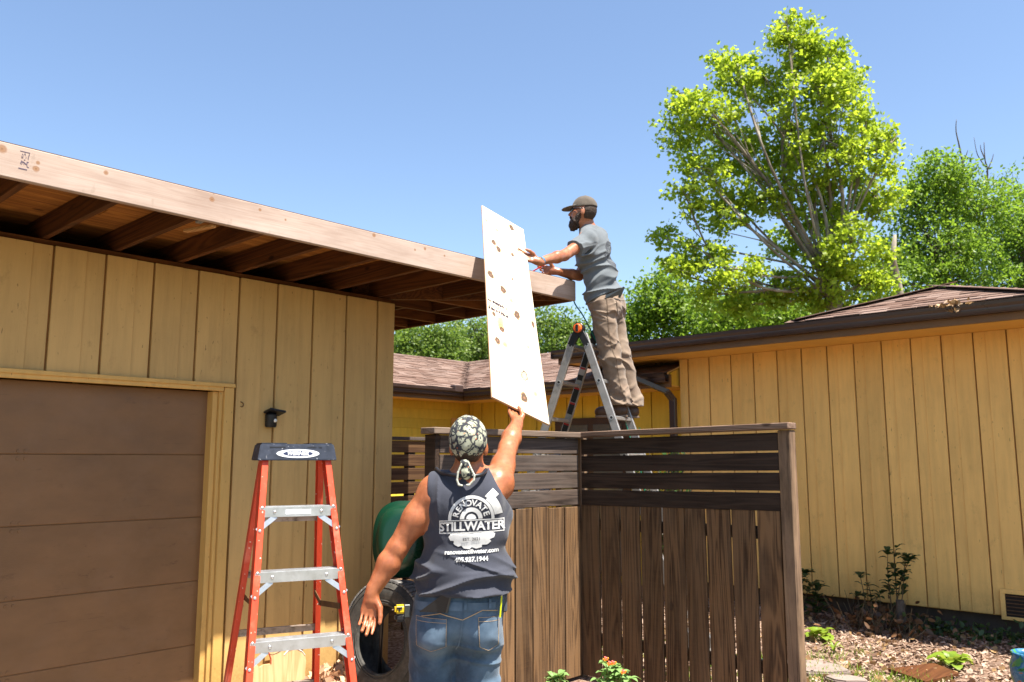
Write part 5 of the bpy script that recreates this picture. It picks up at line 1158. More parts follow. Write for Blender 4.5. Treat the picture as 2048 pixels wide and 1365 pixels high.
def n3(P):
    i = np.floor(P).astype(int); f = P - i; f = f * f * (3 - 2 * f); o = 0
    for a in (0, 1):
        for b in (0, 1):
            for c in (0, 1):
                w = (f[:, 0] if a else 1 - f[:, 0]) * (f[:, 1] if b else 1 - f[:, 1]) * (f[:, 2] if c else 1 - f[:, 2]); o = o + w * _LAT[(i[:, 0] + a) % 24, (i[:, 1] + b) % 24, (i[:, 2] + c) % 24]
    return o
def folds(P, freq, seed=0.0, warp=0.7, power=2.0, rot=None):
    q = (P if rot is None else P @ rot) * np.array(freq) + seed; q = q + warp * np.stack([n3(q * .6 + 3.1), n3(q * .6 + 7.7), n3(q * .6 + 11.3)], 1)
    return np.clip(1 - np.abs(n3(q)) * 2.4, 0, 1) ** power
def fnoise(P, f, seed=0): return n3(P * f + seed)

def m_skin(name, c, c2):
    t = NT(name); o = t.obj(False); n = t.noise(o, 9, 5, .6); f = t.noise(o, 120, 3, .6)
    col = t.ramp(n, [(0.3, c2), (0.65, c)]); t.bump(t.math('ADD', f, t.math('MULTIPLY', n, .6)), 0.12, 0.003); col = t.mix(t.ramp(t.noise(o, 28, 4, .7), [(0.45, 0), (0.7, .55)]), col, tuple(x * .62 for x in c2)); t.fin(col, t.ramp(n, [(0.3, .32), (0.7, .48)]), spec=.5)
    t.b.inputs['Subsurface Weight'].default_value = .12; t.b.inputs['Subsurface Radius'].default_value = (.012, .004, .002); t.b.inputs['Subsurface Scale'].default_value = 1.0
    return t.m
def m_cloth(name, c, var=.2, weave=900, fade=None, rough=.9):
    t = NT(name); o = t.obj(False); n = t.noise(o, 6, 5, .6); w = t.noise(o, weave, 2, .5); g = t.noise(o, 60, 4, .7)
    col = t.ramp(t.math('ADD', t.math('MULTIPLY', n, .6), t.math('MULTIPLY', g, .4)), [(0.3, tuple(x * (1 - var) for x in c)), (0.7, tuple(x * (1 + var) for x in c))])
    if fade: col = t.mix(t.ramp(t.noise(o, 5.5, 4, .6), [(0.42, 0), (0.66, .8)]), col, fade)
    t.bump(t.math('ADD', w, g), .22, .002); t.fin(col, rough, spec=.15); t.b.inputs['Sheen Weight'].default_value = .15; return t.m
M['skin1'] = m_skin('tanned_skin', (0.40, 0.140, 0.060), (0.29, 0.090, 0.036)); M['skin2'] = m_skin('tanned_skin_b', (0.38, 0.150, 0.072), (0.27, 0.092, 0.042))
M['navy'] = m_cloth('charcoal_jersey', (0.042, 0.045, 0.060), .15); M['grey_t'] = m_cloth('grey_jersey', (0.112, 0.126, 0.138), .12)
M['denim'] = m_cloth('blue_denim', (0.045, 0.078, 0.120), .3, 1400, (0.115, 0.175, 0.245)); M['khaki'] = m_cloth('brown_canvas', (0.185, 0.132, 0.095), .2, 1200, (0.26, 0.20, 0.15))
M['boot'] = m_flat('brown_leather', (0.075, 0.038, 0.020), .5, var=.3, scale=12); M['sole'] = m_flat('boot_sole', (0.20, 0.14, 0.10), .8)
M['hair'] = m_flat('dark_hair', (0.035, 0.020, 0.012), .7, var=.4, scale=90, bump=.5); M['beard'] = m_flat('dark_beard', (0.032, 0.017, 0.010), .75, var=.5, scale=80, bump=.8)
M['capcloth'] = m_cloth('faded_brown_cap', (0.075, 0.062, 0.050), .25, 900, (0.115, 0.095, 0.075)); M['lens'] = m_flat('mirror_lens', (0.02, 0.022, 0.02), .08, .3, spec=.8)
M['print'] = m_flat('pale_print', (0.56, 0.56, 0.55), .8, var=.1, scale=40); M['printdark'] = m_flat('dark_print', (0.05, 0.055, 0.065), .8); M['thread'] = m_flat('tan_thread', (0.40, 0.28, 0.16), .8)
M['denim_d'] = m_cloth('denim_seam', (0.055, 0.090, 0.135), .25, 1400, (0.13, 0.19, 0.26)); M['strap'] = m_flat('blue_strap', (0.06, 0.15, 0.24), .6)
M['yellowp'] = m_flat('yellow_plastic', (0.62, 0.42, 0.01), .4); M['lime_p'] = m_flat('lime_paint', (0.60, 0.66, 0.01), .4); M['redp'] = m_flat('red_paint_pencil', (0.62, 0.02, 0.015), .4)
M['steel'] = m_flat('dark_steel', (0.06, 0.065, 0.065), .4, .6)
def m_bandana():
    t = NT('printed_bandana'); o = t.obj(False)
    wq = t.n('ShaderNodeTexNoise'); t.set(wq.inputs['Vector'], o); wq.inputs['Scale'].default_value = 26; wq.inputs['Detail'].default_value = 2
    ov = t.vmath('ADD', o, t.map(wq.outputs['Color'], (.05, .05, .05), (-.025, -.025, -.025)))
    v1 = t.voro(ov, 21.0, 'F1'); ed = t.voro(ov, 21.0, 'DISTANCE_TO_EDGE'); v2 = t.voro(t.map(ov, loc=(.31, .17, .44)), 62.0, 'F1'); v3 = t.voro(t.map(ov, loc=(.7, .1, .2)), 40.0, 'F1')
    pale = t.math('MULTIPLY', t.math('MULTIPLY', t.ramp(ed, [(0.05, 0), (0.11, 1)]), t.ramp(v1, [(0.60, 1), (0.72, 0)])), t.ramp(v2, [(0.23, 0), (0.30, 1)]))
    col = t.mix(pale, (0.035, 0.037, 0.045), t.ramp(v1, [(0.1, (0.42, 0.43, 0.33)), (0.6, (0.30, 0.31, 0.23))]))
    col = t.mix(t.ramp(v3, [(0.10, 1), (0.13, 0)]), col, (0.62, 0.16, 0.04))
    return t.fin(col, .85, spec=.15)
M['bandana'] = m_bandana()

def hand(S, w, d, n, s, curls, th, sc=1.0, spread=1.0):
    """w wrist, d finger direction, n palm side, s thumb side; curls per finger (a1,a2,a3); th thumb direction (d,n,s)"""
    w = Vector(w); d = Vector(d).normalized(); s = (Vector(s) - d * Vector(s).dot(d)).normalized(); n = (Vector(n) - d * Vector(n).dot(d) - s * Vector(n).dot(s)).normalized()
    off = (.031, .010, -.011, -.030); klen = (.088, .092, .087, .078); seg = ((.043, .026, .021), (.048, .030, .022), (.043, .028, .021), (.034, .021, .018)); rad = (.0100, .0102, .0096, .0084)
    for i in range(4):
        k = w + (d * klen[i] + s * off[i] * spread) * sc
        S.cone(w + (d * .012 + s * off[i] * .45) * sc, k, .0165 * sc, .0125 * sc, .012)
        p = k; a = 0
        for j in range(3):
            a += curls[i][j]; q = p + (d * math.cos(a) + n * math.sin(a) + s * (off[i] * .6 * spread * (1 if j == 0 else .3))) * seg[i][j] * sc; S.cone(p, q, rad[i] * sc * (1 - .08 * j), rad[i] * sc * (.92 - .08 * j), .004); p = q
    b = w + (d * .022 + s * .018 + n * .004) * sc; p = b
    for j, (L, r0, r1) in enumerate(((.046, .0165, .0135), (.036, .0130, .0115), (.028, .0115, .0092))):
        t = (d * th[j][0] + n * th[j][1] + s * th[j][2]).normalized(); q = p + t * L * sc; S.cone(p, q, r0 * sc, r1 * sc, .008 if j == 0 else .004); p = q
    S.cone(w - d * .02 * sc, w + d * .03 * sc, .027 * sc, .026 * sc, .015)
    return p
def head(S, c, f, u, sc=1.0):
    f = Vector(f).normalized(); u = (Vector(u) - f * Vector(u).dot(f)).normalized(); s = f.cross(u); ax = (s, f, u)
    S.ell(c + (u * .022 - f * .012) * sc, [x * sc for x in (.077, .098, .104)], ax, .02); S.ell(c + (f * .038 - u * .045) * sc, [x * sc for x in (.063, .062, .085)], ax, .03); S.ell(c + (f * .055 - u * .098) * sc, [x * sc for x in (.044, .042, .030)], ax, .03)
    S.cone(c + (f * .092 + u * .006) * sc, c + (f * .116 - u * .028) * sc, .008 * sc, .0125 * sc, .012); 
    for q in (-1, 1):
        S.cone(c + (f * .113 - u * .032 + s * .006 * q) * sc, c + (f * .100 - u * .034 + s * .015 * q) * sc, .008 * sc, .007 * sc, .006)
        S.cone(c + (f * .091 + u * .024 + s * .008 * q) * sc, c + (f * .074 + u * .024 + s * .048 * q) * sc, .010 * sc, .009 * sc, .014)
        S.ell(c + (f * .062 - u * .022 + s * .045 * q) * sc, [x * sc for x in (.020, .018, .018)], ax, .02)
        S.ell(c + (s * .081 * q - u * .022 - f * .006) * sc, [x * sc for x in (.010, .020, .033)], ((s * q + f * -.35).normalized(), (f + s * q * .35).normalized(), u), .008)
    S.cone(c + (f * .098 - u * .064 + s * .018) * sc, c + (f * .098 - u * .064 - s * .018) * sc, .0085 * sc, .0085 * sc, .006); S.cone(c + (f * .096 - u * .076 + s * .014) * sc, c + (f * .096 - u * .076 - s * .014) * sc, .009 * sc, .009 * sc, .006)
    return f, u, s
class Decal:
    """flat artwork laid on a cloth surface"""
    def __init__(s, ob, O, ax, ay, dr):
        me = ob.data; c = wloc(ob); s.b = BVHTree.FromPolygons([v.co + c for v in me.vertices], [tuple(p.vertices) for p in me.polygons]); s.O = Vector(O); s.ax = Vector(ax).normalized(); s.ay = Vector(ay).normalized(); s.dr = Vector(dr).normalized(); s.ob = ob
    def hit(s, u, v, off):
        o = s.O + s.ax * u + s.ay * v - s.dr * .6; h = s.b.ray_cast(o, s.dr)
        return (h[0] - s.dr * off) if h[0] is not None else None
    def put(s, name, v2, faces, mat, off=.0025, parent=None, fine=.012):
        bm = bmesh.new(); vs = [bm.verts.new((p[0], p[1], 0)) for p in v2]
        for f in faces:
            try: bm.faces.new([vs[i] for i in f])
            except ValueError: pass
        bmesh.ops.triangulate(bm, faces=bm.faces)
        for _ in range(5):
            es = [e for e in bm.edges if e.calc_length() > fine]
            if not es: break
            bmesh.ops.subdivide_edges(bm, edges=es, cuts=1); bmesh.ops.triangulate(bm, faces=[f for f in bm.faces if len(f.verts) > 3])
        bad = []
        for v in bm.verts:
            h = s.hit(v.co.x, v.co.y, off)
            if h is None: bad.append(v)
            else: v.co = h
        bmesh.ops.delete(bm, geom=bad, context='VERTS')
        V = [tuple(v.co) for v in bm.verts]; bm.verts.index_update(); Fc = [[v.index for v in f.verts] for f in bm.faces]; bm.free()
        if not Fc: return None
        return raw(name, V, Fc, mat, parent or s.ob, True)
    def text(s, name, txt, size, at, mat, off=.003, bold=.0006, spacing=1.0, parent=None):
        v, f = text_mesh(txt, size, bold, spacing=spacing); return s.put(name, [(p.x + at[0], p.y + at[1]) for p in v], f, mat, off, parent)
    def line(s, name, pts, w, mat, off=.003, parent=None):
        v = []; f = []
        for i, p in enumerate(pts):
            a = Vector(pts[max(i - 1, 0)]); b = Vector(pts[min(i + 1, len(pts) - 1)]); t = (b - a).normalized(); nn = Vector((-t.y, t.x)); v += [(p[0] + nn.x * w / 2, p[1] + nn.y * w / 2), (p[0] - nn.x * w / 2, p[1] - nn.y * w / 2)]
        f = [[2 * i, 2 * i + 1, 2 * i + 3, 2 * i + 2] for i in range(len(pts) - 1)]; return s.put(name, v, f, mat, off, parent)
def arc(r0, r1, a0, a1, n=28, c=(0, 0)):
    v = []
    for i in range(n + 1):
        a = a0 + (a1 - a0) * i / n; v += [(c[0] + r0 * math.cos(a), c[1] + r0 * math.sin(a)), (c[0] + r1 * math.cos(a), c[1] + r1 * math.sin(a))]
    return v, [[2 * i, 2 * i + 1, 2 * i + 3, 2 * i + 2] for i in range(n)]
AXC = (VR, VF, VU)

# ------------------------------------------------------------------ man in the foreground
K1 = 4.1
def P1(px, py, d=0.0): return W(px, py, K1 + d)
man = empty('person', (P1(915, 1300).x, P1(915, 1300).y, 0), 'man seen from behind in bandana, sleeveless dark shirt and jeans, lifting plywood', 'person')
hc1 = P1(937, 888, -0.01); f1 = (VF * .95 + VR * .10 + VU * .18).normalized(); u1 = VU
E1 = PB[0].lerp(PB[1], .42)
shL, elL, wrL = P1(866, 985), P1(795, 1096, -.04), P1(744, 1186, -.10)
shR, elR = P1(996, 968, .04), P1(1016, 895, .33); wrR = E1 - plx * .115 - pn * .005
def torso1(S, g):
    S.ell(P1(930, 1005), (.185 + g, .115 + g, .12 + g), AXC, .05); S.ell(P1(931, 1060), (.205 + g, .135 + g, .17 + g), AXC, .06); S.ell(P1(928, 1140), (.208 + g, .150 + g, .17 + g), AXC, .06); S.ell(P1(917, 1225), (.205 + g, .150 + g, .13 + g), AXC, .05)
    S.cone(P1(935, 955, .01), P1(880, 978), .055 + g, .062 + g, .05); S.cone(P1(937, 955, .01), P1(985, 965, .03), .055 + g, .062 + g, .05)
    S.ell(P1(895, 1010, -.07), (.075 + g, .05 + g, .085 + g), AXC, .05); S.ell(P1(970, 1000, -.06), (.075 + g, .05 + g, .085 + g), AXC, .05)
S = SDF((-.95, 3.65, -.01), (.20, 5.05, 2.02), .0058)
head(S, hc1, f1, u1, 1.04); S.cone(P1(936, 935, .01), P1(936, 975, .0), .068, .075, .03); torso1(S, 0)
S.ell(shL + VR * .01, (.078, .075, .085), AXC, .05); S.cone(shL, shL.lerp(elL, .45), .070, .066, .03); S.cone(shL.lerp(elL, .45), elL, .066, .050, .03); S.ell(shL.lerp(elL, .5) - VF * .012 + VR * .004, (.055, .055, .085), ((elL - shL).normalized().cross(VF).normalized(), VF, (elL - shL).normalized()), .03)
S.cone(elL, elL.lerp(wrL, .35), .050, .055, .025); S.cone(elL.lerp(wrL, .35), wrL, .055, .033, .025); S.ell(elL - VF * .035 - VU * .0, (.026, .022, .03), AXC, .02)
hand(S, wrL, (-VU * .96 - VR * .10 - VF * .10), -VF, VR, ((.30, .35, .2), (.42, .4, .25), (.45, .4, .25), (.40, .4, .3)), ((.75, .3, .6), (.93, .25, .25), (.95, .3, .05)), 1.1, .95)
S.ell(shR, (.075, .075, .080), AXC, .05); S.cone(shR, elR, .068, .048, .04); S.ell(shR.lerp(elR, .45) + VU * .0 - VF * .01, (.056, .09, .056), ((elR - shR).cross(VU).normalized(), (elR - shR).normalized(), (elR - shR).cross(VU).cross(elR - shR).normalized()), .03)
S.cone(elR, elR.lerp(wrR, .35), .047, .052, .025); S.cone(elR.lerp(wrR, .35), wrR, .052, .032, .025)
# right hand: fingers behind the sheet, thumb across its near face
hand(S, wrR, plx * 1.0 - pn * .16, pn, pwx, ((.10, .12, .12), (.08, .12, .12), (.08, .12, .12), (.10, .12, .12)), ((.75, .55, .25), (.95, .15, -.30), (.97, -.02, -.30)), 1.05, 1.05)
for (hx, kx, ax_) in ((870, 862, 860), (958, 954, 958)):
    S.cone(P1(hx, 1272), P1(kx, 1415), .105, .062, .04); S.cone(P1(kx, 1415), P1(ax_, 1580), .062, .04, .03)
S.disp(lambda P: n3(P * 17) * .0022 + n3(P * 41) * .0008)
body = S.mesh('body', M['skin1'], man, 1); tag(body, 'sunburnt tan skin of head, neck and bare arms')
# shirt
S = SDF((-.72, 3.65, .95), (.16, 4.65, 1.80), .0055); torso1(S, .016)
S.ell(P1(927, 1155), (.224, .184, .21), AXC, .06); S.cone(P1(880, 978), P1(862, 985), .078, .078, .04); S.cone(P1(965, 965, .02), P1(1000, 985, .06), .078, .070, .05); S.cone(P1(985, 1010, .02), P1(1008, 1030, .04), .075, .05, .06)
zc = lambda y: CAM_H - (y - 918) * (K1 - .08) / 1686.0
def wr1(P):
    z = P[:, 2]; low = np.clip((zc(1098) - z) / .09, 0, 1); upl = np.clip((z - zc(1060)) / .1, 0, 1) * np.clip((-.02 - (P[:, 0] + .22)) / .1 + 1, 0, 1)
    a = folds(P, (3.2, 3.2, 15.0), 1.3, .9, 1.4, None) * .024 * low
    rot = np.array([[.92, 0, .39], [0, 1, 0], [-.39, 0, .92]])
    b = folds(P, (3.0, 3.0, 13.0), 5.3, .9, 1.4, rot) * .020 * low
    c = folds(P, (16.0, 4.0, 2.5), 9.3, .6, 1.8) * .010 * upl
    e = n3(P * 9.0) * .005 + folds(P, (7, 5, 5), 2.7, 1.0, 1.8) * (.002 + .006 * np.clip(np.abs(P[:, 0] + .20) / .15 - .8, 0, 1))
    return a + b + c + e - .010
S.disp(wr1, .05)
S.cut(P1(925, 1194, -.15), (-VU + VR * .02)); hemz = P1(925, 1187, -.15).z
X, Y, Z = S.grid(); lL = S.loc(P1(858, 1000))[0]; zA = zc(1062)
S.d = np.maximum(S.d, -np.maximum(np.maximum(X - lL - .10 * (Z - zA) * 0, zA - Z), -1) ).astype(np.float32)
pR = P1(1002, 980); S.cut(pR, VR * .87 + VU * .49); S.ell(P1(937, 928, .02), (.098, .115, .085), AXC, 0, True)
shirt = S.mesh('shirt', M['navy'], man, 1); tag(shirt, 'dark charcoal sleeveless shirt with a printed back')
# printed back
dc = Decal(shirt, P1(946, 1032), (VR + VU * .035).normalized(), VU, VF); pm = 4.0 / 1686
C0 = (-.002, -.006)
v, f = arc(.0955, .110, R(-2), R(182), 40, C0); lg = dc.put('logo_ring', v, f, M['print']); v, f = arc(.034, .054, 0, math.pi, 28, C0); dc.put('logo_inner_ring', v, f, M['print'], parent=shirt)
v, f = arc(0.0, .024, 0, math.pi, 16, C0); dc.put('logo_hub', v, f, M['print'])
for i, ch in enumerate('RENOVATE'):
    a = R(162 - i * 20.6); v, f = text_mesh(ch, .040, .0012); ca, sa = math.cos(a - math.pi / 2), math.sin(a - math.pi / 2); cx, cy = C0[0] + .0745 * math.cos(a), C0[1] + .0745 * math.sin(a)
    dc.put('logo_letter', [(cx + p.x * ca - p.y * sa, cy + p.x * sa + p.y * ca) for p in v], f, M['print'])
v, f = arc(.112, .150, R(8), R(52), 14, C0); v2 = [(x, y) for x, y in v]; dc.put('logo_saw_guard', v2, f, M['print']); dc.put('logo_saw_handle', [(.062, .098), (.100, .135), (.128, .105), (.095, .075)], [[0, 1, 2, 3]], M['print'])
bw, bh, by = .155, .031, -.040
for (x0, y0, x1, y1) in ((-bw, by + bh - .005, bw, by + bh), (-bw, by - bh, bw, by - bh + .004), (-bw, by - bh, -bw + .004, by + bh), (bw - .004, by - bh, bw, by + bh)): dc.put('logo_banner_edge', [(x0, y0), (x1, y0), (x1, y1), (x0, y1)], [[0, 1, 2, 3]], M['print'])
dc.text('logo_lettering', 'STILLWATER', .058, (0, by - .001), M['print'], .0045, .0016, .93)
lowc = (0.0, by - bh - .002); vv = [(-.115, lowc[1])]
for i in range(13):
    a0 = math.pi + (i / 12.0) * math.pi; r = .112 if i % 2 else .098; 
    vv.append((math.cos(a0) * r * 1.0, lowc[1] + math.sin(a0) * r * .66))
    a1 = math.pi + ((i + .7) / 12.0) * math.pi
    if i < 12: vv.append((math.cos(a1) * .112, lowc[1] + math.sin(a1) * .112 * .66))
vv.append((.115, lowc[1])); nV = len(vv); ctr = (0, lowc[1] - .001); dc.put('logo_blade', vv + [ctr], [[i, i + 1, nV] for i in range(nV - 1)], M['print'])
dc.text('logo_date', 'EST. 2021', .019, (0, lowc[1] - .028), M['navy'], .0055, .0004, 1.1)
dc.text('web_lettering', 'renovatestillwater.com', .0285, (0, -.158), M['print'], .006, .0009, .97); dc.text('phone_lettering', '405.937.1944', .029, (0, -.194), M['print'], .006, .0009, 1.0)
# jeans
def legs1(S, g):
    S.ell(P1(922, 1195), (.218 + g, .164 + g, .12 + g), AXC, .04); S.ell(P1(916, 1232), (.212 + g, .160 + g, .13 + g), AXC, .05); S.ell(P1(872, 1262, -.055), (.100 + g, .11 + g, .105 + g), AXC, .04); S.ell(P1(956, 1262, -.05), (.100 + g, .11 + g, .105 + g), AXC, .04)
    for (hx, kx, ax_) in ((868, 860, 858), (956, 953, 957)): S.cone(P1(hx, 1272), P1(kx, 1415), .116 + g, .086 + g, .03); S.cone(P1(kx, 1415), P1(ax_, 1590), .080 + g, .072 + g, .03)
S = SDF((-.62, 3.70, .0), (.10, 4.50, 1.12), .0065); legs1(S, .010)
def wr2(P):
    z = P[:, 2]; seat = np.exp(-((z - zc(1305)) / .07) ** 2); kn = np.exp(-((z - .5) / .16) ** 2) + .8 * np.exp(-((z - .08) / .1) ** 2)
    return folds(P, (3, 3, 12), 2.2, .8, 1.6) * (.010 * seat + .014 * kn) + folds(P, (7, 5, 4), 6.1, .7, 2) * .005 + n3(P * 10) * .003 - .003
S.disp(wr2); S.cut(P1(915, 1185, -.15), VU); S.cut((0, 0, .02), -VU)
jeans = S.mesh('jeans', M['denim'], man, 1)
dj = Decal(jeans, P1(916, 1250), VR, VU, VF)
def jp(px, py): return ((px - 916) * 3.95 / 1686, (1250 - py) * 3.95 / 1686)
for (x0, y0, x1, y1, pm_) in ((833, 1223, 898, 1290, -1), (962, 1222, 1003, 1290, 1)):
    a, b = jp(x0, y0), jp(x1, y1); shp = [(a[0], a[1]), (b[0], a[1] - .004 * 1), (b[0] - .004, b[1] + .022), ((a[0] + b[0]) / 2, b[1]), (a[0] + .006, b[1] + .022)]
    pk = dj.put('back_pocket', shp, [[0, 1, 2, 3, 4]], M['denim_d'], .004)
    if pk:
        dj.line('pocket_stitch', shp + [shp[0]], .0022, M['thread'], .0062, pk); dj.line('pocket_hem', [(shp[0][0], shp[0][1] - .018), (shp[1][0], shp[1][1] - .018)], .002, M['thread'], .0062, pk)
dj.line('waistband', [jp(x, 1199 + abs(x - 915) * .05) for x in range(828, 1008, 12)], .040, M['denim_d'], .004); dj.line('seat_seam', [jp(x, y) for x, y in ((931, 1192), (930, 1225), (927, 1255), (921, 1280), (914, 1292))], .006, M['denim_d'], .005)
dj.line('yoke_seam', [jp(x, y) for x, y in ((845, 1222), (885, 1214), (930, 1226))], .004, M['thread'], .005); dj.line('yoke_seam', [jp(x, y) for x, y in ((930, 1226), (970, 1208), (1000, 1212))], .004, M['thread'], .005)
for x in (936, 880, 985): dj.line('belt_loop', [jp(x, 1186), jp(x, 1206)], .012, M['denim_d'], .008)
# boots
for (ax_) in (859, 957):
    c = P1(ax_, 1600); S = SDF(SDF.loc((c.x, c.y, 0)) - np.array([.12, .22, .0]), SDF.loc((c.x, c.y, 0)) + np.array([.12, .30, .24]), .008); b0 = Vector((c.x, c.y, 0))
    S.cone(b0 + VU * .06 - VF * .05, b0 + VU * .05 + VF * .17, .055, .045, .03); S.cone(b0 + VU * .06 - VF * .02, b0 + VU * .2, .058, .055, .03); S.cut((0, 0, .004), -VU); S.mesh('boot', M['boot'], man)
# bandana, hair, neckband
S = SDF(SDF.loc(hc1) - .2, SDF.loc(hc1) + .2, .004); ax1 = (f1.cross(VU).normalized(), f1, (VU - f1 * VU.dot(f1)).normalized()); S.ell(hc1 + ax1[2] * .024 - f1 * .012, (.092, .112, .116), ax1, 0)
S.disp(lambda P: folds(P - SDF.loc(hc1), (20, 20, 8), 4.4, .7, 2) * .003 + n3(P * 26) * .0012); X, Y, Z = S.grid(); c_ = SDF.loc(hc1)
S.d = np.maximum(S.d, (c_[2] - .082 + .80 * np.abs(X - c_[0] + .003) + np.clip((Y - c_[1]) * .55, -.02, .1)) - Z).astype(np.float32)
bnd = S.mesh('bandana', M['bandana'], man, 1); tag(bnd, 'black and cream printed bandana with orange flecks')
kn = hc1 - f1 * .108 - VU * .078; S = SDF(SDF.loc(kn) - np.array([.09, .08, .14]), SDF.loc(kn) + np.array([.09, .08, .07]), .0035)
S.ell(kn, (.022, .018, .017), AXC, .01); S.cone(kn, kn - VU * .045 + VR * .010, .014, .024, .012); S.cone(kn - VU * .03, kn - VU * .058 + VR * .004, .016, .010, .012); S.disp(lambda P: n3(P * 55) * .004 + folds(P, (40, 30, 14), 2) * .004); S.mesh('bandana_knot', M['bandana'], bnd)
S = SDF(SDF.loc(kn) - np.array([.10, .08, .16]), SDF.loc(kn) + np.array([.10, .08, .06]), .0035)
for pts in ([kn - VR * .015, kn - VR * .032 - VU * .04, kn - VR * .036 - VU * .075, kn - VR * .028 - VU * .097, kn - VR * .012 - VU * .100], [kn + VR * .018 + VU * .004, kn + VR * .034 - VU * .030, kn + VR * .046 - VU * .052, kn + VR * .044 - VU * .075, kn + VR * .022 - VU * .098, kn + VR * .010 - VU * .098]):
    for a, b in zip(pts[:-1], pts[1:]): S.cone(a - VF * .012, b - VF * .012, .0055, .0052, .003)
S.mesh('bandana_ties', m_flat('cream_hem', (0.42, 0.43, 0.36), .9), bnd)
S = SDF(SDF.loc(hc1) - .2, SDF.loc(hc1) + .2, .004); S.ell(hc1 + ax1[2] * .010 - f1 * .016, (.083, .102, .108), ax1, 0); S.disp(lambda P: n3(P * 130) * .0015); S.cut(hc1 - VU * .088, -VU); S.cut(hc1 - f1 * .005, f1); S.cut(hc1 + VU * .01, VU); S.mesh('hair', M['hair'], man)
nbp = [P1(872, 938, .02), P1(882, 946, -.05), P1(905, 950, -.105), P1(935, 953, -.125), P1(962, 950, -.10), P1(972, 940, -.04)]
MB().tube(catmull(nbp, 5), .010, 8).build('neckband', M['black'], man, smooth=True)
# belt gear
tm_ = P1(800, 1222, -.07); tp = empty('tape_measure', tm_, 'yellow and black tape measure clipped at the left hip of the near man', 'tape measure')
fr = frame_from(VU, (VR + VF * .25)); MB().box(tm_ + VU * .008, (.052, .042, .040), fr).build('case', M['yellowp'], tp, .009, seg=3); MB().box(tm_ - VU * .030, (.053, .043, .040), fr).build('lower_case', M['black'], tp, .012, seg=3); MB().box(tm_ + VU * .016 - VF * .0225, (.026, .004, .010), fr).box(tm_ + VU * .008 - VF * .0225, (.008, .004, .016), fr).build('emblem', M['black'], tp); MB().box(tm_ + VR * .034, (.03, .022, .06), fr).build('clip', M['steel'], tp, .003)
sq = empty('speed_square', P1(880, 1210, -.17), 'black rafter square sticking out of the left back pocket of the near man', 'square'); a = P1(838, 1224, -.178); b = P1(906, 1174, -.180); c = P1(893, 1226, -.178)
m = MB(); n_ = -VF * .004; tri = [a, b, c]; m.add(tri + [q + n_ for q in tri], [[0, 1, 2], [5, 4, 3], [0, 3, 4, 1], [1, 4, 5, 2], [2, 5, 3, 0]]); m.build('blade', M['black'], sq); m = MB(); m.bar(b + VU * .004, c, .012, .016, VR); m.build('fence_edge', M['steel'], sq, .002)
pc1 = P1(1000, 1222, -.115); pen = empty('pencil', pc1, 'lime yellow pencil in the right back pocket of the near man', 'pencil'); MB().cyl(pc1 - VU * .03, pc1 + VU * .068 + VR * .008, .0042, None, 6).build('shaft', M['lime_p'], pen); MB().cyl(pc1 + VU * .068 + VR * .008, pc1 + VU * .079 + VR * .009, .0046, None, 8).build('ferrule', M['alu'], pen)
kp = P1(1010, 1205, -.03); kh = empty('knife_holder', kp, 'dark holder clipped at the right hip of the near man', 'holder'); MB().box(kp, (.022, .05, .085), frame_from(VU, VR)).build('sheath', m_flat('grey_sheath', (.06, .065, .075), .6), kh, .006); MB().box(kp + VU * .045, (.012, .03, .02), frame_from(VU, VR)).build('handle', M['black'], kh, .003)

# ------------------------------------------------------------------ man on the ladder
K2 = 7.15
def P2(px, py, d=0.0): return W(px, py, K2 + d)
man2 = empty('person', (P2(1215, 830).x, P2(1215, 830).y, 2.026), 'bearded man in cap, sunglasses, grey T-shirt and brown trousers on the aluminium ladder', 'person')
f2 = (-.80 * VR + .60 * VF).normalized(); s2 = Vector((-f2.y, f2.x, 0)); pel2, che2 = P2(1211, 598), P2(1187, 505); up2 = (che2 - pel2).normalized(); ff2 = (f2 - up2 * f2.dot(up2)).normalized(); AX2 = (s2, ff2, up2)
hc2 = P2(1166, 424, -.02); hf2 = (-.97 * VR + .18 * VF + .06 * VU).normalized()
t0 = (PB[1] + (PB[2] - PB[1]) * .0); rt_ = ply_uv(1049, 511)[1]; H2 = plyP(PWD / 2, rt_)
sL, sR = P2(1174, 480, -.16), P2(1197, 474, .17); eL = P2(1129, 511, -.42); wL = H2 + pwx * .105 + pn * .01
eR = P2(1158, 552, .10); wR = P2(1112, 543, -.03)
def torso2(S, g):
    S.ell(che2 + up2 * .02, (.165 + g, .115 + g, .16 + g), AX2, .06); S.ell(pel2.lerp(che2, .5), (.150 + g, .112 + g, .16 + g), AX2, .06); S.ell(pel2, (.155 + g, .115 + g, .11 + g), AX2, .05)
    nb = P2(1176, 462, 0); S.cone(nb, sL + VU * .01, .05 + g, .055 + g, .05); S.cone(nb, sR + VU * .01, .05 + g, .055 + g, .05); S.ell(che2 + up2 * .05 - ff2 * .05, (.14 + g, .06 + g, .11 + g), AX2, .05)
hipL, hipR = P2(1203, 612, -.09), P2(1220, 609, .09); kL, kR = P2(1221, 715, -.13), P2(1239, 713, .05); aL, aR = P2(1243, 812, -.12), P2(1266, 808, .04)
lo = np.min([SDF.loc(p) for p in (wL, wR, hc2, aL, aR, sR, H2)], 0) - .22; hi = np.max([SDF.loc(p) for p in (wL, wR, hc2, aL, aR, sR)], 0) + .22
S = SDF(lo, hi, .0062); head(S, hc2, hf2, VU, 1.0); S.cone(P2(1172, 440), P2(1178, 468), .060, .066, .03); torso2(S, 0)
S.ell(sL, (.07, .07, .075), AXC, .05); S.cone(sL, eL, .058, .044, .03); S.cone(eL, eL.lerp(wL, .3), .044, .047, .02); S.cone(eL.lerp(wL, .3), wL, .047, .029, .02)
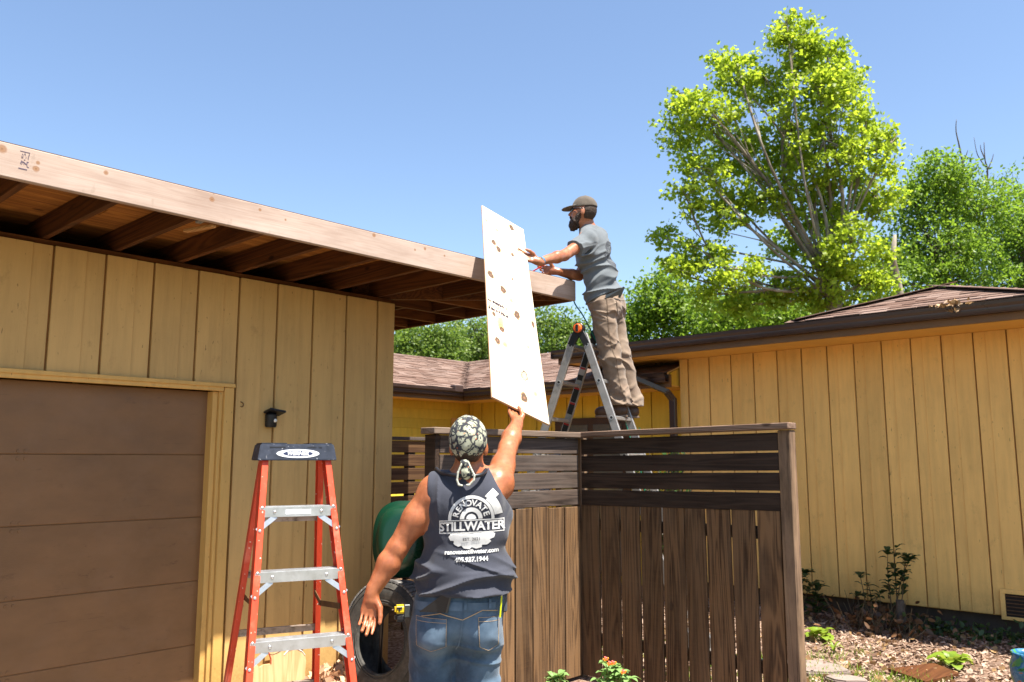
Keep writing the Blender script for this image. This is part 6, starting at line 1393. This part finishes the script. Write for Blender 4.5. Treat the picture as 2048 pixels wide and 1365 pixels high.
hand(S, wL, -pwx * 1.0 - pn * .14, pn, (plx * .8 + VU * .4), ((.1, .15, .1), (.1, .15, .1), (.1, .15, .1), (.1, .15, .1)), ((.8, .5, .3), (.95, .25, .05), (1, 0, 0)), 1.05, 1.0)
S.ell(sR, (.07, .07, .075), AXC, .05); S.cone(sR, eR, .056, .043, .03); S.cone(eR, eR.lerp(wR, .3), .043, .046, .02); S.cone(eR.lerp(wR, .3), wR, .046, .028, .02)
tipR = hand(S, wR, (-VR * .97 + VU * .10), -VF, VU, ((.35, .6, .4), (.5, .6, .4), (.6, .7, .4), (.6, .7, .5)), ((.55, .35, .75), (.8, .3, .5), (.9, .3, .3)), 1.05, 1.0)
for h, k, a in ((hipL, kL, aL), (hipR, kR, aR)): S.cone(h, k, .082, .055, .03); S.cone(k, a, .055, .038, .03)
S.disp(lambda P: n3(P * 19) * .0018)
body2 = S.mesh('body', M['skin2'], man2, 1); tag(body2, 'tanned skin of the face and forearms')
S = SDF(np.min([SDF.loc(p) for p in (sL, sR, pel2, eL)], 0) - .26, np.max([SDF.loc(p) for p in (sL, sR, che2)], 0) + .25, .0055); torso2(S, .022); S.ell(pel2 + up2 * .02, (.190, .150, .13), AX2, .05)
for s_, e_ in ((sL, eL), (sR, eR)): S.cone(s_, s_.lerp(e_, .62), .082, .074, .035)
Q2 = SDF.A @ np.array([tuple(s2), tuple(ff2), tuple(up2)]).T
def wr3(P):
    q = P @ Q2; a = folds(q, (3.0, 4.0, 14.0), 3.3, .9, 1.5); b = folds(q @ np.array([[1, 0, 0], [0, .8, .6], [0, -.6, .8]]), (3, 4, 11), 8.8, .9, 1.5); z = P[:, 2]; low = np.clip((SDF.loc(che2)[2] + .06 - z) / .14, .25, 1); return (a * .026 + b * .022) * low + n3(P * 11) * .006 - .010
S.disp(wr3); S.cut(P2(1201, 598), VR * .43 - VU * .9); S.cut(sL.lerp(eL, .56), (eL - sL)); 
S.ell(P2(1172, 443), (.075, .085, .05), AXC, 0, True)
tee = S.mesh('t_shirt', M['grey_t'], man2, 1); tag(tee, 'grey short-sleeved T-shirt with a dark back print')
d2 = Decal(tee, P2(1216, 508), (VR * .55 + VF * .83).normalized() * -1 if False else Vector((s2 * -1)), up2, ff2)
v, f = arc(.086, .100, R(0), R(180), 30); d2.put('logo_ring', v, f, M['printdark']); v, f = arc(.034, .05, 0, math.pi, 20); d2.put('logo_inner_ring', v, f, M['printdark'])
for i, ch in enumerate('RENOVATE'):
    a = R(162 - i * 20.6); v, f = text_mesh(ch, .036, .001); ca, sa = math.cos(a - math.pi / 2), math.sin(a - math.pi / 2); d2.put('logo_letter', [(.069 * math.cos(a) + p.x * ca - p.y * sa, .069 * math.sin(a) + p.x * sa + p.y * ca) for p in v], f, M['printdark'])
d2.text('logo_lettering', 'STILLWATER', .052, (0, -.040), M['printdark'], .003, .0012, .93); v, f = arc(0, .085, R(180), R(360), 24, (0, -.075)); d2.put('logo_blade', [(x, -.075 + (y + .075) * .65) for x, y in v], f, M['printdark'])
# trousers
S = SDF(np.min([SDF.loc(p) for p in (aL, aR, hipL, hipR)], 0) - .25, np.max([SDF.loc(p) for p in (pel2, hipL, hipR, aR)], 0) + np.array([.25, .25, .14]), .0062); g = .02
S.ell(pel2 - up2 * .01, (.158 + g, .118 + g, .12 + g), AX2, .05); S.ell(P2(1220, 618, -.07), (.10, .095, .10), AX2, .06); S.ell(P2(1231, 616, .08), (.10, .095, .10), AX2, .06)
for h, k, a in ((hipL, kL, aL), (hipR, kR, aR)): S.cone(h, k, .112, .090, .03); S.cone(k, a, .090, .085, .02); S.cone(a - VU * .0, a - VU * .015, .092, .094, .02)
def wr4(P):
    z = P[:, 2]; zk = SDF.loc(kL)[2]; za = SDF.loc(aL)[2]; kn_ = np.exp(-((z - zk) / .11) ** 2); an = np.exp(-((z - za - .05) / .09) ** 2); hp_ = np.exp(-((z - SDF.loc(hipL)[2] + .03) / .08) ** 2)
    rA = np.array([[.87, 0, .5], [0, 1, 0], [-.5, 0, .87]]); rB = rA.T
    return folds(P, (5, 5, 14), 7.2, 1.3, 1.6, rA) * (.006 + .010 * kn_ + .014 * an + .008 * hp_) + folds(P, (5, 5, 12), 4.2, 1.3, 1.6, rB) * (.005 + .008 * kn_ + .012 * an) + folds(P, (9, 7, 3), 1.9, .8, 2) * .006 + n3(P * 12) * .003 - .008
S.disp(wr4); S.cut(pel2 + up2 * .085, up2 + VR * .15)
zl = min(aL.z, aR.z) + .004; S.cut(Vector((0, 0, zl)), -VU)
pants = S.mesh('trousers', M['khaki'], man2, 1)
dp = Decal(pants, P2(1222, 640), (VR * .9 + VF * .3), VU, (VF * .93 - VR * .37))
def tp2(px, py): return ((px - 1222) * 7.0 / 1686 / .97, (640 - py) * 7.0 / 1686)
pkk = dp.put('back_pocket', [tp2(1212, 607), tp2(1246, 600), tp2(1245, 633), tp2(1231, 641), tp2(1216, 634)], [[0, 1, 2, 3, 4]], M['khaki'], .005); dp.line('pocket_stitch', [tp2(1212, 607), tp2(1246, 600), tp2(1245, 633), tp2(1231, 641), tp2(1216, 634), tp2(1212, 607)], .003, m_flat('brown_thread', (.12, .08, .05), .9), .0075)
dp.line('side_seam', [tp2(1191, 605), tp2(1193, 640), tp2(1198, 680), tp2(1207, 720), tp2(1218, 760), tp2(1226, 795)], .005, bpy.data.materials['brown_thread'], .004)
# boots on the rung
for (hx, hy, tx, ty_, dd, nm) in ((1248, 822, 1192, 829, -.13, 'near'), (1271, 817, 1216, 824, .04, 'far')):
    h = P2(hx, hy, dd); t_ = P2(tx, ty_, dd + .06); z0 = 2.026; S = SDF(np.minimum(SDF.loc(h), SDF.loc(t_)) - .10, np.maximum(SDF.loc(h), SDF.loc(t_)) + np.array([.1, .1, .18]), .005)
    h.z = z0 + .055; t_.z = z0 + .042; d_ = (t_ - h).normalized(); S.cone(h - d_ * -.02, t_ - d_ * .05, .052, .045, .03); S.cone(t_ - d_ * .09, t_ - d_ * .03, .047, .041, .02); S.cone(h + d_ * .045, h + d_ * .03 + VU * .10, .046, .050, .03); S.cut((0, 0, z0 + .012), -VU); bt = S.mesh('boot', M['boot'], man2)
    m = MB(); sd = d_.cross(VU); prof = [(-.03, .036), (.02, .044), (.10, .038), (.18, .046), ((t_ - h).length - .03, .042), ((t_ - h).length + .005, .020)]; pl2 = [h + d_ * a + sd * b for a, b in prof] + [h + d_ * a - sd * b for a, b in prof[::-1]]
    for q in pl2: q.z = z0 + .001
    nq = len(pl2); m.add(pl2 + [q + VU * .016 for q in pl2], [list(range(nq))[::-1], list(range(nq, 2 * nq))] + [[i, (i + 1) % nq, nq + (i + 1) % nq, nq + i] for i in range(nq)]); m.build('sole', M['sole'], bt, .002)
# cap, sunglasses, beard, hair
hs2 = hf2.cross(VU).normalized(); hu2 = hs2.cross(hf2).normalized(); AXH = (hs2, hf2, hu2)
S = SDF(SDF.loc(hc2) - .26, SDF.loc(hc2) + .26, .004); S.ell(hc2 + hu2 * .032 - hf2 * .014, (.086, .110, .108), AXH, 0); S.cut(hc2 + hu2 * .028, -hu2 - hf2 * .12)
bx = (hf2 * .97 - hu2 * .20).normalized(); S.ell(hc2 + hu2 * .030 + hf2 * .100, (.076, .088, .009), (hs2, bx, hs2.cross(bx)), .012); S.disp(lambda P: n3(P * 30) * .0016); cp = S.mesh('cap', M['capcloth'], man2); tag(cp, 'faded brown baseball cap')
MB().lathe([(0, .006), (.006, .005), (.009, 0)], hc2 + hu2 * .139 - hf2 * .014, hu2, 10).build('cap_button', M['capcloth'], cp, smooth=True)
S = SDF(SDF.loc(hc2) - .22, SDF.loc(hc2) + .22, .004)
for q in (-1, 1): S.cone(hc2 + hs2 * .064 * q - hu2 * .030 + hf2 * .018, hc2 + hs2 * .048 * q - hu2 * .098 + hf2 * .055, .018, .032, .02); S.cone(hc2 + hf2 * .100 - hu2 * .050, hc2 + hs2 * .030 * q + hf2 * .088 - hu2 * .068, .011, .012, .01)
S.ell(hc2 + hf2 * .070 - hu2 * .118, (.048, .048, .045), AXH, .03); S.cone(hc2 + hf2 * .06 - hu2 * .12, hc2 + hf2 * .078 - hu2 * .150, .036, .022, .02); S.disp(lambda P: n3(P * np.array([120, 120, 60])) * .006 + n3(P * 40) * .004); S.mesh('beard', M['beard'], man2, 0)
S = SDF(SDF.loc(hc2) - .2, SDF.loc(hc2) + .2, .004); S.ell(hc2 + hu2 * .012 - hf2 * .018, (.081, .100, .104), AXH, 0); S.disp(lambda P: n3(P * 140) * .0015); S.cut(hc2 - hu2 * .070, -hu2); S.cut(hc2 - hf2 * .018, hf2); S.cut(hc2 + hu2 * .04, hu2); S.mesh('hair', M['hair'], man2)
sg = empty('sunglasses', hc2, parent=man2)
S = SDF(SDF.loc(hc2) - .2, SDF.loc(hc2) + .2, .0035)
for q in (-1, 1): S.ell(hc2 + hf2 * .088 + hs2 * .036 * q + hu2 * .004, (.032, .012, .021), ((hs2 - hf2 * .45 * q).normalized(), (hf2 + hs2 * .45 * q).normalized(), hu2), .004)
S.mesh('lenses', M['lens'], sg); m = MB()
for q in (-1, 1): m.tube([hc2 + hf2 * .078 + hs2 * .068 * q + hu2 * .010, hc2 + hf2 * .03 + hs2 * .083 * q + hu2 * .008, hc2 - hf2 * .012 + hs2 * .086 * q + hu2 * .002], [.006, .005, .004], 6)
m.tube([hc2 + hf2 * .10 + hs2 * .03 + hu2 * .016, hc2 + hf2 * .106 + hu2 * .014, hc2 + hf2 * .10 - hs2 * .03 + hu2 * .016], .004, 6); m.build('frame', M['black'], sg, smooth=True)
# wrist strap
wa = wL.lerp(eL, .10); wdz = (eL - wL).normalized(); wm = MB(); wm.lathe([(.0335, -.012), (.036, -.011), (.036, .011), (.0335, .012)], wa, wdz, 24); st2 = wm.build('wrist_strap', M['strap'], man2, smooth=True); MB().box(wa - VF * .036, (.026, .03, .008), frame_from(-VF, wdz)).build('watch_face', M['steel'], st2, .002)
# red pencil, pocket tool
ra, rb_ = P2(1062, 545, -.13), P2(1098, 525, -.15); rp_ = empty('carpenter_pencil', ra, 'red carpenter pencil in the right hand of the man on the ladder', 'pencil'); MB().cyl(ra.lerp(rb_, .12), rb_, .0055, None, 6).build('shaft', M['redp'], rp_); MB().cyl(ra.lerp(rb_, .12), ra, .0055, .001, 6).build('tip', M['scrap'], rp_)
c = P2(1232, 590, -.14); tl = empty('pocket_square', c, 'dark grey layout square sticking out of the back pocket of the man on the ladder', 'square'); a0, a1, a2, a3 = P2(1210, 592, -.19), P2(1247, 576, -.12), P2(1243, 590, -.12), P2(1212, 597, -.19); n_ = (VR * .3 + VF) .normalized() * .005
m = MB(); m.add([a0, a1, a2, a3] + [q - n_ for q in (a0, a1, a2, a3)], [[0, 1, 2, 3], [7, 6, 5, 4], [0, 4, 5, 1], [1, 5, 6, 2], [2, 6, 7, 3], [3, 7, 4, 0]]); m.build('blade', M['steel'], tl); m = MB(); m.bar(P2(1248, 574, -.12), P2(1238, 596, -.12), .02, .012, VR); m.build('rim', M['steel'], tl, .002)

# ------------------------------------------------------------------ tidy up helper properties
for o in bpy.data.objects:
    if '_w' in o: del o['_w']
